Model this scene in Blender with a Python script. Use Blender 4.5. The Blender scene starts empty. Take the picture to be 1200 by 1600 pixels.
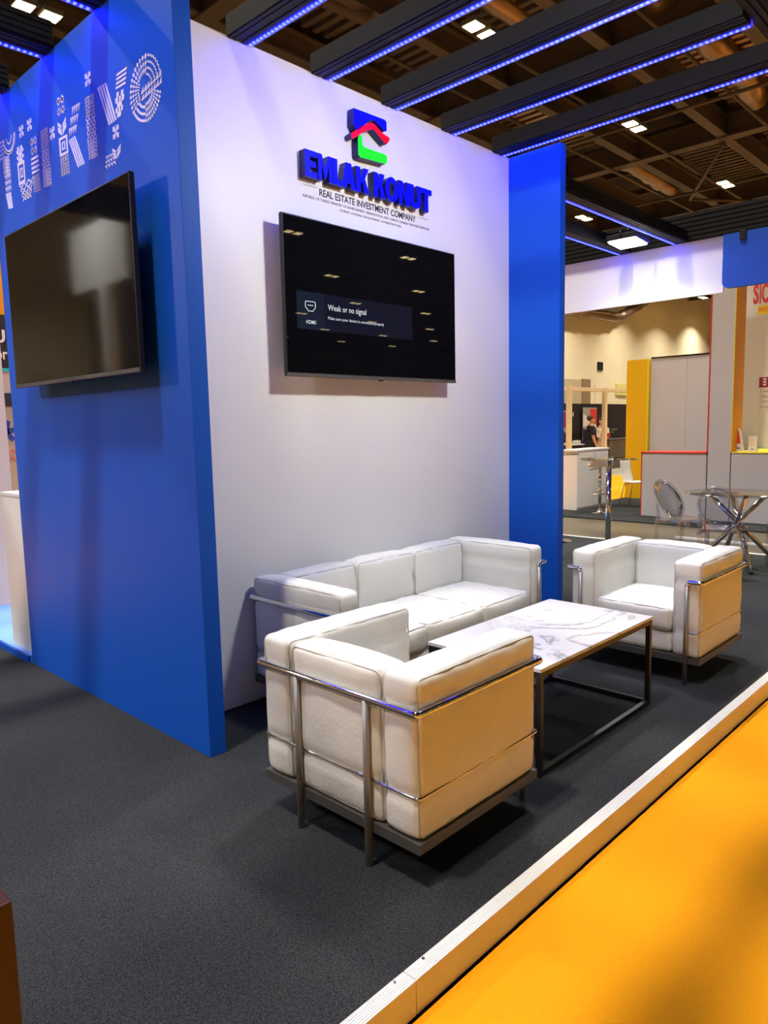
import bpy, bmesh, math, random
from mathutils import Vector, Matrix, noise, Euler
random.seed(7)
PI = math.pi
SC = bpy.context.scene
COL = SC.collection

# ---------------------------------------------------------------- camera, world, exposure
yaw, pit, rol = 0.76523174, -0.11859529, -0.02152489
cy_, sy_, cp_, sp_ = math.cos(yaw), math.sin(yaw), math.cos(pit), math.sin(pit)
fwd = Vector((cy_*cp_, sy_*cp_, sp_)); rgt = Vector((sy_, -cy_, 0)); up = rgt.cross(fwd)
r2 = rgt*math.cos(rol) + up*math.sin(rol); u2 = -rgt*math.sin(rol) + up*math.cos(rol)
cam_d = bpy.data.cameras.new('camera'); cam = bpy.data.objects.new('camera', cam_d); COL.objects.link(cam)
cam.matrix_world = Matrix(((r2.x, u2.x, -fwd.x, 0), (r2.y, u2.y, -fwd.y, 0), (r2.z, u2.z, -fwd.z, 1.5), (0, 0, 0, 1)))
cam_d.sensor_fit = 'HORIZONTAL'; cam_d.sensor_width = 36; cam_d.lens = 36*1137.27/1200
cam_d.clip_start = 0.05; cam_d.clip_end = 300
SC.camera = cam
SC.view_settings.view_transform = 'Standard'; SC.view_settings.look = 'None'
SC.view_settings.gamma = 1; SC.view_settings.use_curve_mapping = False
SC.view_settings.exposure = 0.03
W = bpy.data.worlds.new('hall_air'); SC.world = W; W.use_nodes = True
W.node_tree.nodes['Background'].inputs[0].default_value = (1.0, .88, .7, 1)
W.node_tree.nodes['Background'].inputs[1].default_value = 0.02
LAMP = 24.0          # hall lamp panel emission
LAMPW = 340.0       # watts of each hall lamp's shielded beam
LED = 60.0          # blue LED strip emission
FLOOD = 32.0        # stand floodlight, watts

# ---------------------------------------------------------------- materials
def mat(name, col, rough=.5, metal=0, spec=.5, coat=0, noise_amt=0, nscale=20, bump=0, bscale=200, emit=None, estr=0, trans=0, ior=1.45, sheen=0, crough=.1):
    m = bpy.data.materials.new(name); m.use_nodes = True; nt = m.node_tree
    b = nt.nodes['Principled BSDF']
    b.inputs['Base Color'].default_value = (*col, 1); b.inputs['Roughness'].default_value = rough
    b.inputs['Metallic'].default_value = metal; b.inputs['Specular IOR Level'].default_value = spec
    b.inputs['Coat Weight'].default_value = coat; b.inputs['Coat Roughness'].default_value = crough
    b.inputs['Transmission Weight'].default_value = trans; b.inputs['IOR'].default_value = ior
    b.inputs['Sheen Weight'].default_value = sheen
    if emit: b.inputs['Emission Color'].default_value = (*emit, 1); b.inputs['Emission Strength'].default_value = estr
    tc = nt.nodes.new('ShaderNodeTexCoord')
    if noise_amt:
        n = nt.nodes.new('ShaderNodeTexNoise'); n.inputs['Scale'].default_value = nscale; n.inputs['Detail'].default_value = 5
        nt.links.new(tc.outputs['Object'], n.inputs['Vector'])
        r = nt.nodes.new('ShaderNodeValToRGB'); r.color_ramp.elements[0].position = .3; r.color_ramp.elements[1].position = .7
        r.color_ramp.elements[0].color = (*[c*(1-noise_amt) for c in col], 1); r.color_ramp.elements[1].color = (*[min(1, c*(1+noise_amt)) for c in col], 1)
        nt.links.new(n.outputs['Fac'], r.inputs[0]); nt.links.new(r.outputs[0], b.inputs['Base Color'])
    if bump:
        n = nt.nodes.new('ShaderNodeTexNoise'); n.inputs['Scale'].default_value = bscale; n.inputs['Detail'].default_value = 3
        nt.links.new(tc.outputs['Object'], n.inputs['Vector'])
        bp = nt.nodes.new('ShaderNodeBump'); bp.inputs['Strength'].default_value = bump; bp.inputs['Distance'].default_value = .01
        nt.links.new(n.outputs['Fac'], bp.inputs['Height']); nt.links.new(bp.outputs[0], b.inputs['Normal'])
    return m

def carpet_mat(name, dark, light, scale, bump=.5, blotch=.12, rough=.95):
    m = bpy.data.materials.new(name); m.use_nodes = True; nt = m.node_tree; b = nt.nodes['Principled BSDF']
    b.inputs['Roughness'].default_value = rough; b.inputs['Specular IOR Level'].default_value = .2
    tc = nt.nodes.new('ShaderNodeTexCoord')
    n = nt.nodes.new('ShaderNodeTexNoise'); n.inputs['Scale'].default_value = scale; n.inputs['Detail'].default_value = 4; n.inputs['Roughness'].default_value = .7
    n2 = nt.nodes.new('ShaderNodeTexNoise'); n2.inputs['Scale'].default_value = 1.6; n2.inputs['Detail'].default_value = 4
    for q in (n, n2): nt.links.new(tc.outputs['Object'], q.inputs['Vector'])
    r = nt.nodes.new('ShaderNodeValToRGB'); r.color_ramp.elements[0].position = .38; r.color_ramp.elements[1].position = .68
    r.color_ramp.elements[0].color = (*dark, 1); r.color_ramp.elements[1].color = (*light, 1)
    nt.links.new(n.outputs['Fac'], r.inputs[0])
    mr = nt.nodes.new('ShaderNodeMapRange'); mr.inputs['To Min'].default_value = 1-blotch; mr.inputs['To Max'].default_value = 1+blotch
    mr.inputs['From Min'].default_value = .35; mr.inputs['From Max'].default_value = .65
    nt.links.new(n2.outputs['Fac'], mr.inputs['Value'])
    mx = nt.nodes.new('ShaderNodeVectorMath'); mx.operation = 'SCALE'
    nt.links.new(r.outputs[0], mx.inputs[0]); nt.links.new(mr.outputs[0], mx.inputs['Scale']); nt.links.new(mx.outputs[0], b.inputs['Base Color'])
    bp = nt.nodes.new('ShaderNodeBump'); bp.inputs['Strength'].default_value = bump; bp.inputs['Distance'].default_value = .004
    nt.links.new(n.outputs['Fac'], bp.inputs['Height']); nt.links.new(bp.outputs[0], b.inputs['Normal'])
    return m

def marble_mat():
    m = bpy.data.materials.new('white_marble'); m.use_nodes = True; nt = m.node_tree; b = nt.nodes['Principled BSDF']
    b.inputs['Roughness'].default_value = .25
    tc = nt.nodes.new('ShaderNodeTexCoord'); n = nt.nodes.new('ShaderNodeTexNoise')
    n.inputs['Scale'].default_value = 2.6; n.inputs['Detail'].default_value = 7; n.inputs['Distortion'].default_value = 1.3; n.inputs['Roughness'].default_value = .55
    nt.links.new(tc.outputs['Object'], n.inputs['Vector'])
    r = nt.nodes.new('ShaderNodeValToRGB'); e = r.color_ramp.elements
    e[0].position = .0; e[0].color = (.66, .655, .65, 1); e[1].position = 1; e[1].color = (.66, .655, .65, 1)
    for p, c in ((.455, .65), (.49, .46), (.50, .27), (.512, .48), (.53, .58), (.56, .65)):
        q = e.new(p); q.color = (c, c*.985, c*.96, 1)
    nt.links.new(n.outputs['Fac'], r.inputs[0])
    n2 = nt.nodes.new('ShaderNodeTexNoise'); n2.inputs['Scale'].default_value = 1.7
    mp = nt.nodes.new('ShaderNodeMapping'); mp.inputs['Location'].default_value = (1.3, .4, 0)
    nt.links.new(tc.outputs['Object'], mp.inputs['Vector']); nt.links.new(mp.outputs[0], n2.inputs['Vector'])
    mr = nt.nodes.new('ShaderNodeMapRange'); mr.inputs['From Min'].default_value = .44; mr.inputs['From Max'].default_value = .56
    nt.links.new(n2.outputs['Fac'], mr.inputs['Value'])
    mx = nt.nodes.new('ShaderNodeMix'); mx.data_type = 'RGBA'; mx.inputs['A'].default_value = (.66, .655, .65, 1)
    nt.links.new(mr.outputs[0], mx.inputs['Factor']); nt.links.new(r.outputs[0], mx.inputs['B']); nt.links.new(mx.outputs['Result'], b.inputs['Base Color'])
    return m

def led_mat(axis):
    m = bpy.data.materials.new('led_tape_'+'xyz'[axis]); m.use_nodes = True; nt = m.node_tree; b = nt.nodes['Principled BSDF']
    tc = nt.nodes.new('ShaderNodeTexCoord'); sp = nt.nodes.new('ShaderNodeSeparateXYZ'); nt.links.new(tc.outputs['Object'], sp.inputs[0])
    mu = nt.nodes.new('ShaderNodeMath'); mu.operation = 'MULTIPLY'; mu.inputs[1].default_value = 1/.03
    fr = nt.nodes.new('ShaderNodeMath'); fr.operation = 'FRACT'; nt.links.new(sp.outputs[axis], mu.inputs[0]); nt.links.new(mu.outputs[0], fr.inputs[0])
    gt = nt.nodes.new('ShaderNodeMath'); gt.operation = 'GREATER_THAN'; gt.inputs[1].default_value = .5; nt.links.new(fr.outputs[0], gt.inputs[0])
    mx = nt.nodes.new('ShaderNodeMix'); mx.data_type = 'RGBA'; mx.inputs['A'].default_value = (.0004, .0002, .6, 1); mx.inputs['B'].default_value = (.004, .009, 1.4, 1)
    nt.links.new(gt.outputs[0], mx.inputs['Factor']); nt.links.new(mx.outputs['Result'], b.inputs['Emission Color'])
    b.inputs['Emission Strength'].default_value = LED; b.inputs['Base Color'].default_value = (.3, .3, .5, 1)
    return m

M = {}
M['blue'] = mat('blue_panel', (.004, .088, .52), .5, spec=.28, bump=.03, bscale=6)
M['blue_matt'] = mat('blue_panel_matt', (.006, .07, .46), .5)
M['white'] = mat('white_panel', (.69, .69, .70), .42, bump=.03, bscale=5)
M['white2'] = mat('white_laminate', (.72, .72, .70), .45)
M['greyp'] = mat('pale_grey_laminate', (.52, .51, .53), .45)
M['cream'] = mat('cream_hall_paint', (.78, .68, .46), .8, noise_amt=.05, nscale=.6)
M['carpet'] = carpet_mat('charcoal_carpet', (.009, .0095, .0105), (.056, .060, .064), 190, .6, .14)
M['orange'] = carpet_mat('orange_carpet', (.82, .315, .002), (.95, .40, .004), 260, .25, .05)
M['orange_far'] = M['orange']
M['concrete'] = mat('polished_concrete', (.11, .092, .058), .35, noise_amt=.25, nscale=1.2)
M['bluefloor'] = mat('light_blue_plinth', (.16, .36, .85), .5)
M['leather'] = mat('white_leather', (.75, .75, .69), .40, bump=.12, bscale=60, noise_amt=.02, nscale=5)
M['piping'] = mat('leather_piping', (.50, .49, .44), .5)
M['chrome'] = mat('chrome_tube', (.75, .75, .75), .08, metal=1)
M['steel'] = mat('grey_painted_steel', (.115, .11, .10), .4, metal=.5)
M['leg'] = mat('satin_steel', (.30, .29, .27), .42, metal=.6)
M['black'] = mat('black_powder_coat', (.012, .011, .011), .4)
M['blackplastic'] = mat('black_plastic', (.012, .012, .014), .35)
M['screen'] = mat('screen_glass', (.003, .003, .004), .015, spec=.22)
M['screen2'] = mat('glossy_screen_glass', (.004, .004, .005), .06, spec=.6, bump=.03, bscale=1.5)
M['notice'] = mat('notice_glow', (.004, .004, .006), .015, spec=.22, emit=(.10, .11, .30), estr=.045)
M['notice2'] = mat('notice_tile_glow', (.004, .004, .006), .015, spec=.22, emit=(.10, .16, .35), estr=.07)
M['textglow'] = mat('screen_text_glow', (.01, .01, .01), .3, emit=(.8, .85, .9), estr=.8)
M['marble'] = marble_mat()
M['alu'] = mat('white_aluminium', (.78, .77, .74), .35)
M['truss'] = mat('dark_aluminium_beam', (.0035, .0035, .0045), .55, spec=.3)
M['channel'] = mat('led_channel_aluminium', (.35, .35, .38), .5)
M['slot'] = mat('black_slot', (.003, .003, .003), .7)
M['letterblue'] = mat('blue_acrylic_glow', (.002, .003, .70), .35, spec=.25, emit=(0, .0, 1), estr=.25)  # emission added to the colour to brighten the letters and emblem cap
M['letterside'] = mat('navy_letter_side', (.006, .008, .10), .4)
M['red'] = mat('red_acrylic_glow', (.75, .002, .001), .4, spec=.2, emit=(1, .0, .0), estr=.5)  # emission added so the emblem roof stays red under the blue LEDs
M['green'] = mat('green_acrylic_glow', (.01, .75, .001), .4, spec=.2, emit=(.01, 1, 0), estr=.35)  # emission added to the colour to brighten the emblem hook
M['print'] = mat('black_print', (.02, .02, .025), .5)
M['whiteprint'] = mat('white_vinyl', (.78, .76, .80), .5)
M['roofbeam'] = mat('brown_roof_steel', (.085, .060, .044), .6, noise_amt=.1, nscale=2)
M['roof'] = mat('dark_roof_deck', (.055, .038, .026), .8, noise_amt=.4, nscale=.5)
M['foil'] = mat('foil_duct', (.36, .24, .16), .38, metal=.85, bump=1.0, bscale=7)
M['lamp'] = mat('lamp_panel_glow', (.8, .8, .7), .5, emit=(1, .78, .36), estr=LAMP)
M['lamph'] = mat('lamp_housing', (.15, .14, .12), .5)
M['flood'] = mat('flood_glow', (.8, .8, .8), .5, emit=(.93, 1, .90), estr=45)
M['yellow'] = mat('yellow_panel', (.72, .42, .0), .5)
M['yellow2'] = mat('orange_yellow_panel', (.80, .33, .0), .5)
M['redtrim'] = mat('red_trim', (.55, .03, .02), .45)
M['yellowtrim'] = mat('yellow_trim', (.80, .60, .02), .45)
M['glass'] = mat('table_glass', (.86, .93, .90), .02, trans=1, ior=1.45)
M['ghost'] = mat('clear_polycarbonate', (.93, .94, .98), .02, trans=1, ior=1.3)
M['seatwhite'] = mat('white_plastic', (.80, .77, .70), .35)
M['skin'] = mat('skin', (.52, .27, .17), .55)
M['hairbrown'] = mat('short_brown_hair', (.06, .035, .02), .7)
M['shirtblack'] = mat('black_polo_cloth', (.012, .012, .016), .8)
M['trousers'] = mat('dark_trousers', (.014, .013, .013), .8)
M['creamcloth'] = mat('cream_jacket_cloth', (.62, .52, .35), .8)
M['brownwood'] = mat('dark_red_wood', (.055, .014, .006), .5)
M['maroon'] = mat('maroon_print', (.33, .02, .04), .5)
M['peach'] = mat('pale_peach_panel', (.80, .62, .52), .5)
M['darkfab'] = mat('black_drape', (.008, .007, .010), .8)
M['cyan'] = mat('cyan_print', (.02, .45, .5), .5)
M['greycloth'] = mat('grey_print', (.35, .34, .33), .6)
M['logoblue'] = mat('blue_print', (.02, .05, .35), .5)
M['redprint'] = mat('red_print', (.65, .05, .03), .5)
M['exitglow'] = mat('pale_yellow_sign', (.70, .66, .20), .5)
M['doorbrown'] = mat('brown_door', (.28, .18, .10), .6)
M['shutter'] = mat('beige_shutter', (.50, .42, .25), .6)
def clear_mat(name, tint, ior, edge):
    m = bpy.data.materials.new(name); m.use_nodes = True; nt = m.node_tree; nt.nodes.remove(nt.nodes['Principled BSDF'])
    out = nt.nodes['Material Output']; tr = nt.nodes.new('ShaderNodeBsdfTransparent'); tr.inputs[0].default_value = (*tint, 1)
    gl = nt.nodes.new('ShaderNodeBsdfGlossy'); gl.inputs['Roughness'].default_value = .03
    lw = nt.nodes.new('ShaderNodeLayerWeight'); lw.inputs['Blend'].default_value = .5
    pw = nt.nodes.new('ShaderNodeMath'); pw.operation = 'POWER'; pw.inputs[1].default_value = 2.3; nt.links.new(lw.outputs['Facing'], pw.inputs[0])
    fr = nt.nodes.new('ShaderNodeMath'); fr.operation = 'MULTIPLY_ADD'; fr.inputs[1].default_value = .9; fr.inputs[2].default_value = .07; nt.links.new(pw.outputs[0], fr.inputs[0])
    mp = nt.nodes.new('ShaderNodeMath'); mp.operation = 'MULTIPLY'; mp.inputs[1].default_value = edge; mp.use_clamp = True
    mx = nt.nodes.new('ShaderNodeMixShader'); nt.links.new(fr.outputs[0], mp.inputs[0]); nt.links.new(mp.outputs[0], mx.inputs[0])
    nt.links.new(tr.outputs[0], mx.inputs[1]); nt.links.new(gl.outputs[0], mx.inputs[2]); nt.links.new(mx.outputs[0], out.inputs[0]); return m
M['glass'] = clear_mat('table_glass', (.90, .95, .91), 1.5, 1.0)
M['ghost'] = clear_mat('clear_polycarbonate', (.93, .93, .96), 1.5, 1.3)
LX, LY = led_mat(0), led_mat(1)

# ---------------------------------------------------------------- helpers
def add_box(bm, x0, x1, y0, y1, z0, z1, bev=0, mi=0):
    vs = [bm.verts.new((x, y, z)) for x in (x0, x1) for y in (y0, y1) for z in (z0, z1)]
    fs = [(0, 1, 3, 2), (4, 6, 7, 5), (0, 4, 5, 1), (2, 3, 7, 6), (0, 2, 6, 4), (1, 5, 7, 3)]
    faces = [bm.faces.new([vs[i] for i in f]) for f in fs]
    for f in faces: f.material_index = mi
    if bev:
        es = set(e for f in faces for e in f.edges)
        bmesh.ops.bevel(bm, geom=list(es), offset=bev, segments=2, affect='EDGES', profile=.5, material=-1)
def add_tube(bm, pts, r, seg=10, closed=False, rr=None):
    pts = [Vector(p) for p in pts]; n = len(pts); rings = []
    prev = None
    for i, p in enumerate(pts):
        if closed: t = (pts[(i+1) % n]-pts[i-1])
        else: t = pts[min(i+1, n-1)]-pts[max(i-1, 0)]
        t.normalize()
        if prev is None:
            a = Vector((0, 0, 1)) if abs(t.z) < .9 else Vector((1, 0, 0)); s = t.cross(a).normalized()
        else:
            s = (prev - t*prev.dot(t))
            s = s.normalized() if s.length > 1e-6 else t.orthogonal().normalized()
        prev = s; u = t.cross(s); R = rr[i] if rr else r
        rings.append([bm.verts.new(p+(s*math.cos(2*PI*k/seg)+u*math.sin(2*PI*k/seg))*R) for k in range(seg)])
    m = n if closed else n-1
    for i in range(m):
        a, b = rings[i], rings[(i+1) % n]
        for k in range(seg):
            f = bm.faces.new((a[k], a[(k+1) % seg], b[(k+1) % seg], b[k])); f.smooth = True
    if not closed:
        bm.faces.new(list(reversed(rings[0]))); bm.faces.new(rings[-1])
def fillet(pts, r, n=5):
    out = [Vector(pts[0])]
    for i in range(1, len(pts)-1):
        p = Vector(pts[i]); a = (Vector(pts[i-1])-p).normalized(); b = (Vector(pts[i+1])-p).normalized()
        for k in range(n+1):
            t = k/n; out.append(p + a*r*(1-t)**2 + b*r*t**2)
    out.append(Vector(pts[-1])); return out
def add_lathe(bm, prof, c=(0, 0, 0), seg=28):
    rings = []
    for r, z in prof:
        if r < 1e-5: rings.append([bm.verts.new((c[0], c[1], c[2]+z))])
        else: rings.append([bm.verts.new((c[0]+r*math.cos(2*PI*k/seg), c[1]+r*math.sin(2*PI*k/seg), c[2]+z)) for k in range(seg)])
    for a, b in zip(rings, rings[1:]):
        for k in range(seg):
            k2 = (k+1) % seg
            if len(a) == 1 and len(b) == 1: continue
            if len(a) == 1: f = bm.faces.new((a[0], b[k2], b[k]))
            elif len(b) == 1: f = bm.faces.new((a[k], a[k2], b[0]))
            else: f = bm.faces.new((a[k], a[k2], b[k2], b[k]))
            f.smooth = True
def add_prism(bm, poly, d, f3, mi=0):
    """poly of 2D points, f3(u, v, w) -> 3D; extrudes w from 0 to d"""
    a = [bm.verts.new(f3(u, v, 0)) for u, v in poly]; b = [bm.verts.new(f3(u, v, d)) for u, v in poly]
    n = len(poly)
    try:
        bm.faces.new(a).material_index = mi; bm.faces.new(list(reversed(b))).material_index = mi
        for i in range(n): bm.faces.new((a[i], b[i], b[(i+1) % n], a[(i+1) % n])).material_index = mi
    except ValueError: pass
def obj(name, bm, m, parent=None, loc=None, rot=None, smooth=None):
    bmesh.ops.recalc_face_normals(bm, faces=bm.faces)
    me = bpy.data.meshes.new(name); bm.to_mesh(me); bm.free()
    for mm in (m if isinstance(m, (list, tuple)) else [m]): me.materials.append(mm)
    o = bpy.data.objects.new(name, me); COL.objects.link(o)
    if parent: o.parent = parent
    if loc: o.location = loc
    if rot: o.rotation_euler = rot
    if smooth: 
        for p in me.polygons: p.use_smooth = True
    return o
def box(name, x0, x1, y0, y1, z0, z1, m, parent=None, bev=0):
    """a box mesh with its origin at the centre of its underside"""
    bm = bmesh.new(); cx, cy, cz = (x0+x1)/2, (y0+y1)/2, z0
    if parent: cx = cy = cz = 0
    add_box(bm, x0-cx, x1-cx, y0-cy, y1-cy, z0-cz, z1-cz, bev)
    return obj(name, bm, m, parent, loc=(cx, cy, cz))
def tag(o, label, cat, group=None):
    o['label'] = label; o['category'] = cat
    if group: o['group'] = group
    return o
def struct(o): o['kind'] = 'structure'; return o
def thing(name, label, cat, loc=(0, 0, 0), rz=0, group=None):
    o = bpy.data.objects.new(name, None); COL.objects.link(o); o.location = loc; o.rotation_euler = (0, 0, rz); o.empty_display_size = .1
    return tag(o, label, cat, group)
def dup(root, loc, rz=None, label=None, group=None):
    r = root.copy(); COL.objects.link(r); r.location = loc
    if rz is not None: r.rotation_euler = (0, 0, rz)
    if label: r['label'] = label
    if group: r['group'] = group
    for ch in list(root.children):
        c = ch.copy(); COL.objects.link(c); c.parent = r
        for g in list(ch.children):
            d = g.copy(); COL.objects.link(d); d.parent = c
    return r
def bx(*a, **k):
    bm = bmesh.new(); add_box(bm, *a, **k); return bm
FONT = None
def text_mesh(s, h, f3, depth, thick=0, width=None, sx=1.0, spacing=1.0, split=False):
    """lettering as solid mesh. f3(u, v, w) maps text plane to space. returns list of bmesh"""
    cu = bpy.data.curves.new('lettering', 'FONT'); cu.body = s; cu.size = 1; cu.extrude = .5; cu.offset = thick
    cu.resolution_u = 3; cu.space_character = spacing
    o = bpy.data.objects.new('lettering', cu); COL.objects.link(o)
    dg = bpy.context.evaluated_depsgraph_get(); me = bpy.data.meshes.new_from_object(o.evaluated_get(dg))
    xs = [v.co.x for v in me.vertices]; ys = [v.co.y for v in me.vertices]
    x0, x1, y0, y1 = min(xs), max(xs), min(ys), max(ys)
    kx = (width/(x1-x0)) if width else sx*h/(y1-y0); ky = h/(y1-y0)
    bm = bmesh.new(); bm.from_mesh(me)
    bpy.data.objects.remove(o); bpy.data.curves.remove(cu); bpy.data.meshes.remove(me)
    for v in bm.verts: v.co = f3((v.co.x-x0)*kx, (v.co.y-y0)*ky, (v.co.z+.5)*depth)
    return bm

# cushion: rounded padded box with bulging faces, creases and optional pinch lines
def cushion_bm(x0, x1, y0, y1, z0, z1, r=.028, bulge=.010, amp=.0025, seed=0, pinch=(), dens=.028, wr=1.0):
    h = Vector(((x1-x0)/2, (y1-y0)/2, (z1-z0)/2)); c = Vector(((x0+x1)/2, (y0+y1)/2, (z0+z1)/2))
    def ticks(hh):
        n = max(3, int(2*(hh-r)/dens)); e = r/hh
        t = [-1, -1+e*.2, -1+e*.45, -1+e*.7] + [(-1+e)+(2-2*e)*k/n for k in range(n+1)] + [1-e*.7, 1-e*.45, 1-e*.2, 1]
        return t
    T = [ticks(h[i]) for i in range(3)]
    bm = bmesh.new(); cache = {}
    def V(p):
        k = (round(p[0], 5), round(p[1], 5), round(p[2], 5))
        if k in cache: return cache[k]
        P = Vector((p[0]*h.x, p[1]*h.y, p[2]*h.z)); inner = Vector([max(a-r, 0) for a in h])
        q = Vector([max(-inner[i], min(inner[i], P[i])) for i in range(3)]); d = P-q
        if d.length > 1e-9: d = d.normalized()
        w = q + d*r
        a = [max(0, 1-abs(p[i])**2.5) for i in range(3)]
        g = Vector((d.x*a[1]*a[2], d.y*a[0]*a[2], d.z*a[0]*a[1]))
        w += g*bulge
        edge = 1-min(1, min(a[(ax+1) % 3]+a[(ax+2) % 3] for ax in range(3))/1.2)
        nv = noise.noise((w+Vector((seed*3.1, seed*1.7, 0)))*9)+.6*noise.noise((w+Vector((seed, 0, seed*2)))*22)
        wv = math.sin((w.x+w.y*1.3+w.z*.7)*46+5*noise.noise(w*6+Vector((seed, 0, 0))))
        w += d*amp*wr*(nv + 0.55*edge*wv)
        for zz in pinch:
            s = math.exp(-((w.z+c.z-zz)/.017)**2)
            w.x -= d.x*.011*s; w.y -= d.y*.011*s
        v = bm.verts.new(w+c); cache[k] = v; return v
    for ax in range(3):
        b_, c_ = (ax+1) % 3, (ax+2) % 3
        for s in (-1, 1):
            for i in range(len(T[b_])-1):
                for j in range(len(T[c_])-1):
                    vs = []
                    for (ii, jj) in ((i, j), (i+1, j), (i+1, j+1), (i, j+1)):
                        p = [0, 0, 0]; p[ax] = s; p[b_] = T[b_][ii]; p[c_] = T[c_][jj]; vs.append(V(p))
                    if s < 0: vs.reverse()
                    try: bm.faces.new(vs).smooth = True
                    except ValueError: pass
    return bm
def piping_bm(x0, x1, y0, y1, z0, z1, ax, r=.028, sides=(-1, 1), pr=.0032):
    lo = [x0, y0, z0]; hi = [x1, y1, z1]; bm = bmesh.new(); b_, c_ = (ax+1) % 3, (ax+2) % 3
    for s in sides:
        e = r*.29; pts = []
        cx = [(lo[b_]+e, hi[b_]-e), (lo[c_]+e, hi[c_]-e)]; R = r*.9
        corners = [(cx[0][0]+R, cx[1][0]+R, PI), (cx[0][1]-R, cx[1][0]+R, 1.5*PI), (cx[0][1]-R, cx[1][1]-R, 0), (cx[0][0]+R, cx[1][1]-R, .5*PI)]
        for (u, v, a0) in corners:
            for k in range(6):
                a = a0+k/5*PI/2
                p = [0, 0, 0]; p[b_] = u+R*math.cos(a); p[c_] = v+R*math.sin(a); p[ax] = (hi[ax]-e) if s > 0 else (lo[ax]+e)
                pts.append(p)
        # subdivide the straights so the tube wobbles a little like stitching
        full = []
        for i, p in enumerate(pts):
            q = Vector(pts[(i+1) % len(pts)]); p = Vector(p); n = max(1, int((q-p).length/.04))
            for k in range(n):
                w = p.lerp(q, k/n); full.append(w+Vector((noise.noise(w*12), noise.noise(w*13+Vector((3, 0, 0))), noise.noise(w*11)))*.0025)
        add_tube(bm, full, pr, 6, closed=True)
    return bm
def cushion(name, parent, dims, ax, seed, sides=(-1, 1), **k):
    c = obj(name, cushion_bm(*dims, seed=seed, **k), M['leather'], parent)
    obj('piping', piping_bm(*dims, ax, sides=sides), M['piping'], c)
    return c

# ---------------------------------------------------------------- the stand: decks, walls
struct(box('floor', -25, 90, -70, 26, -.16, -.12, M['concrete']))
struct(box('floor_orange_aisle', -20, 80, -6.0, 1.20, -.13, -.10, M['orange']))
struct(box('floor_orange_far_aisle', -10, 60, 6.86, 9.8, -.13, -.10, M['orange']))
struct(box('floor_pale_strip', 14, 60, 9.8, 11.4, -.13, -.099, mat('beige_matting', (.36, .32, .25), .8)))
struct(box('floor_orange_back', 14, 60, 11.4, 12.2, -.13, -.10, M['orange']))
struct(box('floor_stand_deck', -3.2, 8.52, 1.262, 6.75, -.12, 0, M['carpet']))
struct(box('floor_dark_far_deck', 11.0, 40, -3, 6.80, -.13, -.10, M['carpet']))
# white aluminium edging of the stand deck, two lengths meeting at a joint
def edging(name, x0, x1, y0, y1, lab=None):
    bm = bmesh.new(); cx, cy = (x0+x1)/2, (y0+y1)/2
    add_box(bm, x0-cx, x1-cx, y0-cy, y1-cy, 0, .104, .0015)
    if x1-x0 > .3:
        for k in range(6):
            yy = y0-cy+.006+k*.0075; add_box(bm, x0-cx+.001, x1-cx-.001, yy, yy+.003, .103, .1055)
    return struct(obj(name, bm, M['alu'], loc=(cx, cy, -.10)))
edging('trim_1', -3.2, 1.345, 1.21, 1.258); edging('trim_2', 1.348, 8.52, 1.21, 1.258)
struct(box('trim_3', 8.52, 8.565, 1.21, 6.75, -.12, .006, M['alu']))
struct(box('trim_4', 9.85, 9.90, -2, 3.95, -.12, -.095, M['alu']))
struct(box('trim_5', 1.9, 8.5, 6.76, 6.80, -.12, .005, M['alu']))
for i, (x, y) in enumerate(((1.30, 1.248), (1.42, 1.248))):
    bm = bmesh.new(); add_lathe(bm, [(0, 0), (.006, 0), (.005, .003), (0, .004)], seg=12)
    tag(obj('screw', bm, M['chrome'], loc=(x, y, .0045)), ['small round screw head on the white kerb just left of the joint', 'small round screw head on the white kerb just right of the joint'][i], 'screw', 'kerb screws')
# walls of the stand
struct(box('wall_white', 1.817, 4.777, 3.225, 3.325, 0, 3.45, M['white']))
struct(box('wall_blue_left', 1.731, 1.817, 2.80, 4.892, 0, 3.45, M['blue'], bev=.002))
struct(box('wall_blue_right', 4.777, 4.850, 2.79, 3.33, 0, 3.45, M['blue'], bev=.002))

# ---------------------------------------------------------------- the hall: walls, roof, beams
struct(box('wall_back', -25, 90, 22.0, 22.3, -.16, 12.2, M['cream']))
struct(box('wall_left', -22.3, -22, -70, 22, -.16, 12.2, M['cream']))
struct(box('wall_right', 88, 88.3, -70, 22, -.16, 12.2, M['cream']))
struct(box('wall_front', -22, 88, -70.3, -70, -.16, 12.2, M['cream']))
bm = bmesh.new(); add_box(bm, -60, 60, -50, 50, 0, .2)
struct(obj('ceiling', bm, M['roof'], loc=(30, -24, 12.2)))
def ibeam(axis, at, a0, a1, z=10.2, w=.32, hh=.62):
    bm = bmesh.new(); L = (a1-a0)/2
    for (u0, u1, z0, z1) in ((-w/2, w/2, 0, .05), (-.03, .03, .05, hh-.05), (-w/2, w/2, hh-.05, hh)):
        if axis == 'x': add_box(bm, -L, L, u0, u1, z0, z1)
        else: add_box(bm, u0, u1, -L, L, z0, z1)
    loc = ((a0+a1)/2, at, z) if axis == 'x' else (at, (a0+a1)/2, z)
    return struct(obj('trim_6', bm, M['roofbeam'], loc=loc))
for x in (-13.5, -5.8, 1.9, 9.6, 17.3, 25.0, 32.6, 40.3, 48, 56, 64): ibeam('y', x, -60, 21.9, 10.2, .42, .7)
for y in (-47, -36, -25, -14, -8, -2.5, 3.2, 6.1, 8.8, 11.65, 14.3, 17.0, 19.8): ibeam('x', y, -21, 86, 10.25, .30, .6)
for x in range(-12, 70, 3):                                        # thin purlins under the deck
    struct(box('trim_7', x, x+.12, -30, 21.9, 11.6, 11.85, M['roofbeam']))
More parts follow.
